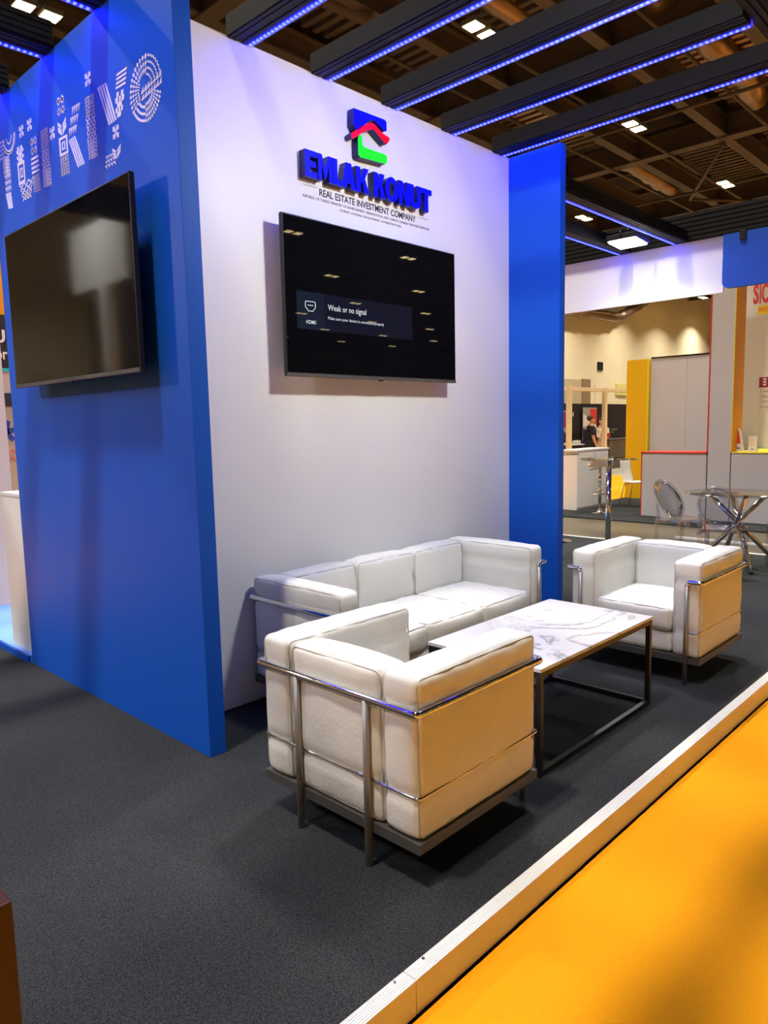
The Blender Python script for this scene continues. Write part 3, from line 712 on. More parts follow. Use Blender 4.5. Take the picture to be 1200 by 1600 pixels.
# ---------------------------------------------------------------- televisions (local: screen faces -y, origin bottom centre at the wall)
def television(loc, rz, label, notice):
    t = thing('television', label, 'television', loc, rz)
    w, h = 1.462, .850
    obj('tv_frame', bx(-w/2, w/2, -.108, -.082, 0, h, .004), M['blackplastic'], t)
    obj('screen', bx(-w/2+.008, w/2-.008, -.1095, -.107, .022, h-.008), M['screen'] if notice else M['screen2'], t)
    obj('bottom_bezel', bx(-w/2, w/2, -.112, -.105, 0, .018, .002), M['steel'], t)
    obj('rear_housing', bx(-w/2+.12, w/2-.12, -.084, -.045, .05, h*.62, .015), M['blackplastic'], t)
    obj('wall_bracket', bx(-.25, .25, -.046, -.0, .2, .5, .004), M['black'], t)
    obj('sensor', bx(-.018, .018, -.108, -.098, -.008, .001, .002), M['blackplastic'], t)
    obj('maker_mark', text_mesh('Hisense', .008, lambda u, v, w_: Vector((u-.02, -.1121-w_*.0, .005+v)), .0004, .0, .04), M['greycloth'], t)
    if notice:
        def p(x, z): return x-3.25, z-1.775
        a, b = p(2.600, 2.032), p(3.54, 2.233); n = obj('notice_bar', bx(a[0], b[0], -.1099, -.1094, a[1], b[1]), M['notice'], t)
        b2 = p(2.797, 2.233); n2 = obj('notice_tile', bx(a[0], b2[0], -.1102, -.1094, a[1], b2[1]), M['notice2'], t)
        for s, x0, x1, z0, hh in (('Weak or no signal', 2.827, 3.13, 2.138, .042), ('Make sure your device is connected properly', 2.826, 3.28, 2.092, .022)):
            q = p(x0, z0); obj('notice_text', text_mesh(s, hh, lambda u, v, w_, q=q: Vector((q[0]+u, -.1100-w_, q[1]+v)), .0004, .004 if hh > .03 else 0, x1-x0), M['textglow'], n)
        q = p(2.664, 2.062); obj('notice_text', text_mesh('HDMI1', .020, lambda u, v, w_: Vector((q[0]+u, -.1103-w_, q[1]+v)), .0004, .004, .070), M['textglow'], n2)
        c = p(2.697, 2.158); bm = bmesh.new(); hx = .036
        out = [(-hx, .02), (-hx, -.006), (-hx+.012, -.018), (-hx+.02, -.027), (hx-.02, -.027), (hx-.012, -.018), (hx, -.006), (hx, .02), (hx-.004, .024), (-hx+.004, .024)]
        add_tube(bm, [(c[0]+u, -.1106, c[1]+v) for u, v in out], .0022, 6, closed=True); add_tube(bm, [(c[0]-.02, -.1106, c[1]+.004), (c[0]+.02, -.1106, c[1]+.004)], .0022, 6)
        obj('plug_symbol', bm, M['textglow'], n2)
    return t
television((3.248, 3.225, 1.775), 0, 'black television on the white wall showing a weak signal notice', True)
television((1.731, 3.762, 1.758), -PI/2, 'black television with a blank screen on the patterned blue wall', False)

# ---------------------------------------------------------------- armchairs and sofa (local: opening toward +x, origin on the floor)
def seating(name, label, cat, loc, rz, Wd, arm, nb, seedb, group=None):
    D = .69; t = thing(name, label, cat, loc, rz, group); H_ = Wd/2; x0, x1 = -D/2, D/2
    for i, s in enumerate((-1, 1)):
        y0, y1 = sorted((s*H_, s*(H_-arm)))
        cushion('arm_cushion', t, (x0, x1, y0, y1, .157, .705), 1, seedb+i, pinch=(.305, .595), bulge=.010)
    bw = (Wd-2*arm-.008)/nb; yb = -H_+arm+.004
    for i in range(nb):
        cushion('back_cushion', t, (x0+.004, x0+.150, yb+i*bw+.002, yb+(i+1)*bw-.002, .157 if nb == 1 else .40, .697), 0, seedb+5+i, pinch=(.305, .595) if nb == 1 else (), bulge=.016, wr=1.6 if nb > 1 else 1)
        cushion('seat_cushion', t, (x0+.152, x1+.002, yb+i*bw+.002, yb+(i+1)*bw-.002, .285, .425), 2, seedb+9+i, bulge=.014, wr=1.5)
    cushion('lower_cushion', t, (x0+.152, x1-.012, -H_+arm+.006, H_-arm-.006, .157, .283), 2, seedb+15, sides=(1,), bulge=.004)
    if nb > 1: cushion('back_base', t, (x0+.004, x0+.148, -H_+arm+.006, H_-arm-.006, .157, .398), 0, seedb+17, sides=(), bulge=.004)
    bm = bmesh.new(); e = .004
    add_box(bm, x0-e, x1+e, -H_-e, -H_+.03, .120, .156); add_box(bm, x0-e, x1+e, H_-.03, H_+e, .120, .156)
    add_box(bm, x0-e, x0+.03, -H_+.03, H_-.03, .120, .156); add_box(bm, x1-.03, x1+e, -H_+.03, H_-.03, .120, .156); add_box(bm, x0+.03, x1-.03, -H_+.03, H_-.03, .145, .155)
    obj('base_frame', bm, M['steel'], t)
    # top rail wraps back and sides and turns in at the front to meet the front legs
    o = .010; zt = .595; yl = H_-.072; xf = x1+.018
    bm = bmesh.new(); add_tube(bm, fillet([(xf, -yl, zt-.02), (xf, -yl, zt), (xf, -H_-o, zt), (x0-o-.002, -H_-o, zt), (x0-o-.002, H_+o, zt), (xf, H_+o, zt), (xf, yl, zt), (xf, yl, zt-.02)], .016, 5), .0135, 12); obj('top_rail', bm, M['chrome'], t)
    bm = bmesh.new(); add_tube(bm, fillet([(xf, -yl, .305), (xf, -H_+.005, .305), (x0+.003, -H_+.003, .305), (x0+.003, H_-.003, .305), (xf, H_-.005, .305), (xf, yl, .305)], .018, 5), .0065, 8); obj('thin_rod', bm, M['chrome'], t)
    for s in (-1, 1):
        bm = bmesh.new(); add_tube(bm, [(xf, s*yl, .59), (xf, s*yl, 0)], .0125, 12); obj('leg', bm, M['leg'], t)
    for s in ((-1, 1) if nb == 1 else (-1, 1)):
        yy = s*(.18 if nb == 1 else H_*.5)
        bm = bmesh.new(); add_tube(bm, [(x0-o-.002, yy, .59), (x0-o-.004, yy, 0)], .0135, 12); obj('leg', bm, M['leg'], t)
    return t
seating('armchair', 'white leather and chrome armchair nearest the camera, its back toward us', 'armchair', (1.995, 1.858, 0), 0, .80, .160, 1, 3, 'white cube armchairs')
seating('armchair', 'white leather and chrome armchair beyond the coffee table, facing it', 'armchair', (4.405, 1.875, 0), PI, .80, .160, 1, 31, 'white cube armchairs')
seating('sofa', 'white leather three-seat sofa with chrome rail against the white wall', 'sofa', (3.185, 2.845, 0), -PI/2, 1.80, .135, 3, 57)

# ---------------------------------------------------------------- coffee table
ct = thing('coffee_table', 'low coffee table with white marble top and black square-tube frame', 'table', (3.098, 1.873, 0))
obj('marble_top', bx(-.548, .548, -.308, .308, .462, .478, .0015), M['marble'], ct)
hx, hy, q = .545, .305, .025
for sx in (-1, 1):
    for sy in (-1, 1):
        a, b = sorted((sx*hx, sx*(hx-q))); c, d = sorted((sy*hy, sy*(hy-q))); obj('leg', bx(a, b, c, d, 0, .461, .0015), M['black'], ct)
for z0 in (0, .436):
    for sy in (-1, 1):
        c, d = sorted((sy*hy, sy*(hy-q))); obj('frame_bar', bx(-hx+q, hx-q, c, d, z0, z0+q, .0015), M['black'], ct)
    for sx in (-1, 1):
        a, b = sorted((sx*hx, sx*(hx-q))); obj('frame_bar', bx(a, b, -hy+q, hy-q, z0, z0+q, .0015), M['black'], ct)

# ================================================================ the neighbouring stand (pale grey counter, pillar, yellow panels)
PX = 11.79
def gthing(name, label, cat, x, y, z=-.10, rz=0, group=None): return thing(name, label, cat, (x, y, z), rz, group)
# counter with red trim
c = gthing('reception_counter', 'pale grey counter wall edged in red left of the tall pillar', 'counter', PX, 4.82)
obj('counter_front', bx(0, .05, -.555, .49, 0, 1.045), M['greyp'], c); obj('counter_side', bx(.05, .55, .44, .49, 0, 1.045), M['greyp'], c)
obj('counter_top', bx(-.015, .57, -.555, .51, 1.045, 1.068, .002), M['redtrim'], c); obj('edge_trim', bx(-.004, .02, .49, .508, 0, 1.045), M['redtrim'], c)
p = gthing('pillar', 'tall pale grey pillar with orange inner side and thin red edge', 'pillar', PX, 4.075)
obj('pillar_body', bx(0, .44, -.165, .17, 0, 4.2), M['greyp'], p); obj('inner_side', bx(.012, .44, -.180, -.165, 1.08, 4.2), M['yellow2'], p)
obj('edge_trim', bx(-.004, .44, .17, .192, 1.068, 4.2), M['redtrim'], p); obj('yellow_edge', bx(-.004, .012, -.180, -.165, 1.08, 4.2), M['yellowtrim'], p)
c = gthing('display_counter', 'pale grey counter with yellow ledge right of the tall pillar', 'counter', PX, 2.9)
obj('counter_front', bx(0, .05, -1.6, .995, 0, 1.06), M['greyp'], c); obj('ledge', bx(-.012, 1.42, -1.6, .993, 1.06, 1.078, .002), M['yellowtrim'], c)
w = box('lettered_panel', 13.25, 13.32, 1.0, 4.6, -.10, 4.2, M['white2']); tag(w, 'pale back wall of the next stand carrying big red letters', 'panel')
ml = thing('sign_lettering', 'large red letters SIC on the pale back wall at the right edge', 'lettering', (13.25, 4.0, 3.3))
# wall faces -x: u runs toward -y
fm = lambda y0, z0: (lambda u, v, w_: Vector((-w_, y0-u-4.0, z0+v-3.3)))
for s, y0, z0, h, wd, m in (('S', 4.115, 3.36, .33, .082, 'redprint'), ('I', 4.018, 3.36, .33, .022, 'redprint'), ('C', 3.985, 3.36, .33, .10, 'redprint')):
    obj('letter', text_mesh(s, h, fm(y0, z0), .012, .03, wd), M[m], ml)
yl_ = thing('label_strip', 'yellow strip with small red print under the big red letters', 'sign', (13.25, 3.92, 3.19))
obj('strip', bx(-.006, 0, -.75, .12, 0, .14), M['yellowtrim'], yl_)
obj('text_line', text_mesh('REGIONE SICILIANA', .07, lambda u, v, w_: Vector((-.006-w_, .10-u, .04+v)), .001, .01, .84), M['redprint'], yl_)
ns = thing('notice_board', 'small maroon and white notice on the pale wall at the right edge', 'sign', (13.25, 3.82, 1.61))
obj('board', bx(-.02, 0, -.42, .15, 0, .55, .003), M['white2'], ns); obj('heading', bx(-.022, -.0195, -.42, .15, .38, .55), M['maroon'], ns)
for i in range(4): obj('text_line', text_mesh(['1 Info', '2 Ricevi', '3 Ingresso', '4 Contatti'][i], .035, lambda u, v, w_, i=i: Vector((-.0205-w_, .12-u, .30-i*.085+v)), .001, .003, .16), M['maroon'], ns)
for dy in (0, -.12):
    for k in range(3): obj('heading_mark', bx(-.024, -.0215, .04+dy, .07+dy+.02, .41+.045*k, .44+.045*k), M['whiteprint'], ns)
# brochures on the ledge
def brochure(y, h, wd, tilt, art, label):
    t = thing('brochure_stand', label, 'brochure', (12.02, y, .979), 0, 'brochures on the yellow ledge')
    bm = bx(-.02, .02, -wd/2, wd/2, 0, h, .002); 
    sh = lambda bm: [setattr(v.co, 'y', v.co.y+v.co.z*tilt) or setattr(v.co, 'x', v.co.x+v.co.z*.12) for v in bm.verts]
    sh(bm); obj('cover', bm, M['white2'], t)
    bm = bx(-.023, -.0195, -wd/2+.02, wd/2-.02, h*.35, h-.03); sh(bm); obj('picture', bm, M[art], t)
    bm = bx(-.023, -.0195, -wd/2+.04, wd/2-.04, h*.12, h*.17); sh(bm); obj('title_bar', bm, M['print'], t)
brochure(3.855, .35, .13, .22, 'redprint', 'tall brochure with a red cover leaning beside the orange pillar side')
brochure(3.66, .23, .12, .06, 'peach', 'shorter cream brochure with a small picture behind the red one')
bm = bmesh.new(); add_lathe(bm, [(0, 0), (.17, 0), (.22, .03), (.225, .033), (.17, .006), (0, .004)], seg=32); tag(obj('shallow_dish', bm, M['alu'], loc=(12.25, 3.30, .979)), 'shallow white dish on the yellow ledge right of the brochures', 'dish')
# grey partition and yellow end panel
g = gthing('partition_panel', 'pale grey partition wall behind the red-edged counter', 'partition', 14.38, 5.2)
obj('panel', bx(0, .06, -1.7, .42, 0, 2.80), M['greyp'], g); obj('panel', bx(0, .06, .424, 1.13, 0, 2.80), M['greyp'], g); obj('top_edge', bx(-.01, .07, -1.7, 1.13, 2.80, 2.83), M['black'], g)
yb = gthing('yellow_panel', 'tall yellow end panel standing left of the grey partition', 'panel', 14.32, 6.58)
obj('panel', bx(0, .5, -.20, .23, 0, 2.80), M['yellow'], yb); obj('side_strip', bx(-.004, .4, -.225, -.20, 0, 2.80), M['yellowtrim'], yb)
# cabinet with lock and handles
cb = gthing('storage_cabinet', 'white storage cabinet with lock and handles beside the blue fin', 'cabinet', 12.35, 6.52)
obj('cabinet_body', bx(-.55, .62, 0, .34, 0, 1.06, .003), M['white2'], cb); obj('cabinet_top', bx(-.57, .64, -.02, .36, 1.06, 1.09, .003), M['white'], cb)
d_ = obj('door', bx(-.54, .035, -.012, 0, .04, 1.04, .002), M['white2'], cb); d2 = obj('door', bx(.04, .61, -.012, 0, .04, 1.04, .002), M['white2'], cb)
for dd, x in ((d_, .0), (d2, .075)):
    bm = bmesh.new(); add_tube(bm, fillet([(x, -.012, .80), (x, -.045, .80), (x, -.045, .93), (x, -.012, .93)], .012, 4), .006, 8); obj('handle', bm, M['chrome'], dd)
bm = bmesh.new(); add_lathe(bm, [(0, 0), (.012, 0), (.012, .006), (0, .006)], seg=12)
for v in bm.verts: v.co = Vector((v.co.x+.075, -.012-v.co.z, v.co.y+1.0))
obj('lock', bm, M['chrome'], d2)
# bar stool
bs = gthing('bar_stool', 'white moulded bar stool on a chrome gas lift before the cabinet', 'bar stool', 11.72, 6.03, -.12)
bm = bmesh.new(); add_lathe(bm, [(0, 0), (.205, 0), (.20, .012), (.06, .03), (.035, .06), (.03, .10), (0, .10)], seg=32); obj('base', bm, M['chrome'], bs)
bm = bmesh.new(); add_tube(bm, [(0, 0, .05), (0, 0, .84)], .027, 16); obj('column', bm, M['chrome'], bs)
bm = bmesh.new(); add_tube(bm, [(.15*math.cos(a), .15*math.sin(a), .36) for a in [k*PI/12 for k in range(24)]], .009, 8, closed=True); add_tube(bm, [(0, 0, .36), (.15, 0, .36)], .008, 6); obj('foot_ring', bm, M['chrome'], bs)
bm = bmesh.new(); N = 14; gr = []
for i in range(N+1):
    row = []
    for j in range(N+1):
        u, v = i/N*2-1, j/N*2-1; x = u*.20; y = v*.20*(1-.12*u*u)
        row.append(bm.verts.new((y*1.0+0, -x, .85+.025*v*v+(.10*max(0, u-.35)**1.3*2.2)-.05*max(0, -u-.55))))
    gr.append(row)
for i in range(N):
    for j in range(N): bm.faces.new((gr[i][j], gr[i+1][j], gr[i+1][j+1], gr[i][j+1])).smooth = True
so = obj('seat', bm, M['seatwhite'], bs); md = so.modifiers.new('thickness', 'SOLIDIFY'); md.thickness = .03; so.rotation_euler = (0, 0, -.9)
bm = bmesh.new(); add_tube(bm, [(0, 0, .80), (-.07, .07, .79), (-.13, .13, .77)], .006, 6); obj('lift_lever', bm, M['black'], bs)
# high round tables on our deck
def high_table(x, y, label):
    t = thing('high_table', label, 'table', (x, y, 0), 0, 'high round tables')
    bm = bmesh.new(); add_lathe(bm, [(0, 0), (.22, 0), (.22, .008), (.05, .02), (.032, .05), (0, .05)], seg=32); obj('base', bm, M['chrome'], t)
    bm = bmesh.new(); add_tube(bm, [(0, 0, .02), (0, 0, 1.085)], .030, 18); obj('column', bm, M['chrome'], t)
    bm = bmesh.new(); add_lathe(bm, [(0, 1.087), (.298, 1.087), (.303, 1.093), (.298, 1.099), (0, 1.099)], seg=48); obj('glass_top', bm, M['glass'], t)
    bm = bmesh.new(); add_lathe(bm, [(0, 1.078), (.09, 1.078), (.09, 1.0865), (0, 1.0865)], seg=20); obj('top_plate', bm, M['chrome'], t)
high_table(7.25, 3.63, 'high round glass table on one chrome column behind the far armchair')
high_table(8.05, 4.76, 'high round table mostly hidden behind the right blue fin')
# white shell chair half hidden behind the counter
wc = gthing('shell_chair', 'white plastic shell chair with chrome legs behind the grey counter', 'chair', 12.95, 5.93, -.10, 0)
bm = bmesh.new(); gr = []
for i in range(15):
    a = i/14
    if a < .5: y0, z0 = -.20+a/.5*.38, .45-.015*math.sin(a/.5*PI)
    else: b = (a-.5)/.5; y0, z0 = .18+.04*math.sin(min(1, b*2)*PI/2)+b*.05, .45+b*.42
    row = [bm.verts.new(((j/10*2-1)*(.21-.03*max(0, a-.6)), y0-.03*(j/10*2-1)**2*(a > .5), z0+.02*(j/10*2-1)**2*(a < .5))) for j in range(11)]
    gr.append(row)
for i in range(14):
    for j in range(10): bm.faces.new((gr[i][j], gr[i+1][j], gr[i+1][j+1], gr[i][j+1])).smooth = True
so = obj('seat_shell', bm, M['seatwhite'], wc); md = so.modifiers.new('thickness', 'SOLIDIFY'); md.thickness = .012
for sx in (-1, 1):
    for sy in (-1, 1):
        bm = bmesh.new(); add_tube(bm, fillet([(sx*.05, sy*.12, .425), (sx*.17, sy*.16, .42), (sx*.22, sy*.24, 0)], .03, 4), .009, 8); obj('leg', bm, M['chrome'], wc)
# glass dining table with crossed chrome legs
gt = thing('glass_table', 'round glass table on four crossed chrome tube legs', 'table', (7.72, 2.47, 0))
bm = bmesh.new(); add_lathe(bm, [(0, .742), (.494, .742), (.50, .747), (.494, .752), (0, .752)], seg=64); obj('glass_top', bm, M['glass'], gt)
for k in range(4):
    a = k*PI/2+.55; rot = .50
    p0 = Vector((.42*math.cos(a), .42*math.sin(a), .012)); p1 = Vector((-.27*math.cos(a+rot*.3), -.27*math.sin(a+rot*.3), .735))
    off = Vector((-math.sin(a), math.cos(a), 0))*.035
    bm = bmesh.new(); add_tube(bm, [p0+off, p1+off], .024, 16); L_ = obj('leg', bm, M['chrome'], gt)
    bm = bmesh.new(); add_lathe(bm, [(0, 0), (.03, 0), (.03, .006), (0, .006)], (p1.x+off.x, p1.y+off.y, .735), 16); obj('pad', bm, M['chrome'], L_)
# transparent chairs (local: front toward +x)
def ghost_chair(loc, rz, label):
    t = thing('clear_chair', label, 'chair', loc, rz, 'clear plastic chairs')
    bm = bmesh.new(); pr = []                                        # oval back, slightly domed and leaning
    def bp(u, v): return Vector((-.185-.10*v+.02*(u*u), u*.185, .67+v*.205))
    cen = bm.verts.new(bp(0, 0)+Vector((-.012, 0, 0))); cb_ = bm.verts.new(bp(0, 0)+Vector((-.017, 0, 0)))
    ra, rb = [], []
    for r_ in (.5, .93):
        ra.append([bm.verts.new(bp(r_*math.cos(a), r_*math.sin(a))+Vector((-.012*(1-r_*r_), 0, 0))) for a in [k*2*PI/40 for k in range(40)]])
        rb.append([bm.verts.new(bp(r_*math.cos(a), r_*math.sin(a))+Vector((-.012*(1-r_*r_)-.005, 0, 0))) for a in [k*2*PI/40 for k in range(40)]])
    for k in range(40):
        k2 = (k+1) % 40
        bm.faces.new((cen, ra[0][k], ra[0][k2])).smooth = True; bm.faces.new((cb_, rb[0][k2], rb[0][k])).smooth = True
        bm.faces.new((ra[0][k], ra[1][k], ra[1][k2], ra[0][k2])).smooth = True; bm.faces.new((rb[0][k2], rb[1][k2], rb[1][k], rb[0][k])).smooth = True
        bm.faces.new((ra[1][k], rb[1][k], rb[1][k2], ra[1][k2])).smooth = True
    bk = obj('backrest', bm, M['ghost'], t)
    bm = bmesh.new(); add_tube(bm, [bp(.97*math.cos(a), .97*math.sin(a)) for a in [k*2*PI/44 for k in range(44)]], .013, 8, closed=True); obj('back_rim', bm, M['ghost'], bk)
    bm = bmesh.new(); S = [(-.18, -.165), (-.19, 0), (-.18, .165), (.17, .20), (.20, .19), (.215, 0), (.20, -.19), (.17, -.20)]
    add_prism(bm, S, .022, lambda u, v, w_: Vector((u, v, .435+w_))); bmesh.ops.bevel(bm, geom=list(bm.edges), offset=.006, segments=2, affect='EDGES'); 
    add_box(bm, -.16, .19, -.185, -.178, .39, .433); add_box(bm, -.16, .19, .178, .185, .39, .433); add_box(bm, .188, .195, -.17, .17, .39, .433); obj('seat', bm, M['ghost'], t)
    for sy in (-1, 1):
        bm = bmesh.new(); add_tube(bm, [(.185, sy*.175, .43), (.19, sy*.178, .2), (.195, sy*.18, 0)], .02, 8, rr=[.024, .019, .014]); obj('leg', bm, M['ghost'], t)
        bm = bmesh.new(); add_tube(bm, [(-.175, sy*.165, .60), (-.165, sy*.155, .45), (-.18, sy*.165, .25), (-.235, sy*.175, 0)], .02, 8, rr=[.013, .022, .019, .014]); obj('leg', bm, M['ghost'], t)
ghost_chair((7.70, 3.03, 0), -.42, 'clear plastic chair with oval back at the left of the glass table')
ghost_chair((7.20, 2.44, 0), .12, 'clear plastic chair with oval back turned to us before the glass table')
ghost_chair((7.95, 1.98, 0), 2.4, 'clear plastic chair cut off by the right edge of the picture')

# ================================================================ far stands behind the cabinet
def post(x, y, lab):
    t = tag(obj('frame_post', bx(-.06, .06, -.06, .06, 0, 2.55, .006), M['cream'], loc=(x, y, -.10)), lab, 'post', 'shell frame posts')
post(18.0, 10.2, 'cream frame post of the open booth beside the blue fin'); post(20.05, 10.2, 'cream frame post of the open booth right of the talking man')
post(23.6, 10.2, 'cream frame post hidden behind the tall yellow panel'); post(17.45, 10.9, 'thin cream frame post half behind the blue fin')
for i, (x0, x1, y, z) in enumerate(((18.06, 19.99, 10.2, 2.33), (20.11, 23.54, 10.2, 2.33), (17.52, 24.5, 10.9, 2.38))):
    tag(obj('frame_rail', bx(-(x1-x0)/2, (x1-x0)/2, -.04, .04, 0, .10, .004), M['cream'], loc=((x0+x1)/2, y, z)), ['short cream top rail left of the front booth post', 'cream top rail running right of the front booth post', 'rear cream rail at the back of the open booth'][i], 'rail', 'shell frame rails')
bw = box('black_drape_wall', 20.3, 27.0, 12.3, 12.35, -.10, 2.08, M['darkfab']); tag(bw, 'black drape wall behind the two talking people', 'partition')
for (x, w_, h, cols, lab) in ((21.3, .55, 1.75, ('maroon', 'greycloth'), 'dark red and grey poster left of the talking man'), (22.95, .95, 1.85, ('redprint', 'greycloth'), 'tall poster with a red corner and pale mountains behind the man')):
    t = thing('roller_banner', lab, 'banner', (x, 12.22, -.10), 0, 'roller banners')
    obj('banner_sheet', bx(-w_/2, w_/2, -.01, .01, .08, h+.2), M[cols[1]], t)
    obj('banner_block', bx(.02 if w_ > .6 else -w_/2, w_/2-.01, -.016, -.011, h-.35, h+.15), M[cols[0]], t)
    bm = bmesh.new(); add_prism(bm, [(-w_/2, .1), (w_/2, .1), (w_/2, .6), (.1*w_, 1.2), (-w_/2, 1.35)], .004, lambda u, v, q: Vector((u, -.012-q, v))); obj('picture', bm, M['print'] if w_ < .6 else M['letterside'], t)
    obj('banner_foot', bx(-w_/2, w_/2, -.1, .1, 0, .08, .01), M['alu'], t)
    if w_ > .6: 
        bm = bmesh.new(); add_prism(bm, [(-w_/2, 1.4), (-.05, 1.45), (w_/2, 1.2), (w_/2, 1.42), (0, h-.2), (-w_/2, h)], .004, lambda u, v, q: Vector((u, -.012-q, v))); obj('picture', bm, M['white2'], t)
dl = thing('wall_lettering', 'pale letters ON on the black drape above the posters', 'lettering', (21.8, 12.3, 1.65)); obj('text_line', text_mesh('ON', .16, lambda u, v, w_: Vector((u-.15, -w_-.004, v)), .004, .01, .34), M['whiteprint'], dl)
bt = thing('wall_lettering', 'small pale print on the black drape right of the booth post', 'lettering', (24.9, 12.3, 1.15)); 
for i in range(2): obj('text_line', text_mesh(['INSTRUMENTS', 'HOUSE'][i], .05, lambda u, v, w_: Vector((u-.25, -w_-.004, v-.09*i)), .004, 0, .5 if i == 0 else .25), M['greycloth'], bt)
gc = gthing('low_counter', 'low dark grey counter between the booth post and yellow panel', 'counter', 23.8, 11.6); obj('counter_body', bx(-1.2, 1.2, -.3, .3, 0, .95, .01), mat('taupe_panel', (.11, .095, .08), .6), gc); obj('counter_top', bx(-1.23, 1.23, -.33, .33, .95, .98), M['steel'], gc)
dt = gthing('side_table', 'small table with white papers behind the talking man', 'table', 20.8, 11.7); obj('tabletop', bx(-.4, .4, -.25, .25, .85, .88), M['white2'], dt)
for sx in (-1, 1):
    for sy in (-1, 1): obj('leg', bx(sx*.36-.02, sx*.36+.02, sy*.2-.02, sy*.2+.02, 0, .85), M['steel'], dt)
for i in range(3): tag(obj('paper_stack', bx(-.11, .11, -.08, .08, 0, .05+.03*i), M['white2'], loc=(20.5+.28*i, 11.65, .781)), ['low', 'middle', 'high'][i]+' white paper stack on the small table behind the man', 'papers', 'papers on the small table')
# openings on the cream wall
struct(box('door_1', 36.6, 40.2, 21.95, 22.0, -.12, 3.95, M['shutter'])); struct(box('trim_8', 40.2, 41.2, 21.9, 22.0, -.12, 4.0, M['doorbrown']))
struct(box('door_2', 41.9, 44.8, 21.97, 22.0, -.12, 3.8, M['cream']))
tag(box('wall_vent', 42.2, 42.8, 21.92, 22.0, 4.6, 5.1, M['slot']), 'small square black vent high on the cream hall wall', 'vent')
tag(box('wall_sign', 44.6, 46.2, 21.9, 22.0, 3.1, 3.85, M['exitglow']), 'pale yellow green sign on the cream wall over the booth rail', 'sign')

# ---------------------------------------------------------------- people (skin-modifier bodies)
def skin_obj(name, verts, edges, radii, m, parent, sub=2):
    me = bpy.data.meshes.new(name); me.from_pydata(verts, edges, []); o = bpy.data.objects.new(name, me); COL.objects.link(o); o.parent = parent
    md = o.modifiers.new('skin', 'SKIN'); md.use_smooth_shade = True; 
    for i, r in enumerate(radii):
        sv = me.skin_vertices[0].data[i] if me.skin_vertices else None
        if sv: sv.radius = r if isinstance(r, tuple) else (r, r); sv.use_root = (i == 0)
    s2 = o.modifiers.new('sub', 'SUBSURF'); s2.levels = sub; s2.render_levels = sub
    me.materials.append(m); return o
def skin_verts(name, verts, edges, radii, m, parent, sub=2):
    me = bpy.data.meshes.new(name); me.from_pydata([Vector(v) for v in verts], edges, []); 
    o = bpy.data.objects.new(name, me); COL.objects.link(o)
    bmx = bmesh.new(); bmx.from_mesh(me); lay = bmx.verts.layers.skin.verify(); bmx.verts.ensure_lookup_table()
    for i, r in enumerate(radii):
        sv = bmx.verts[i][lay]; sv.radius = r if isinstance(r, tuple) else (r, r); sv.use_root = (i == 0)
    bmx.to_mesh(me); bmx.free()
    md = o.modifiers.new('skin', 'SKIN'); md.use_smooth_shade = True
    s2 = o.modifiers.new('sub', 'SUBSURF'); s2.levels = sub; s2.render_levels = sub
    o.parent = parent; me.materials.append(m); return o
def hair(parent, c, s, m, name='hair'):
    bm = bmesh.new(); bmesh.ops.create_uvsphere(bm, u_segments=20, v_segments=14, radius=1)
    for v in bm.verts:
        v.co = Vector((v.co.x*s[0], v.co.y*s[1], v.co.z*s[2]))+Vector(c)
    for f in bm.faces: f.smooth = True
    return obj(name, bm, m, parent)
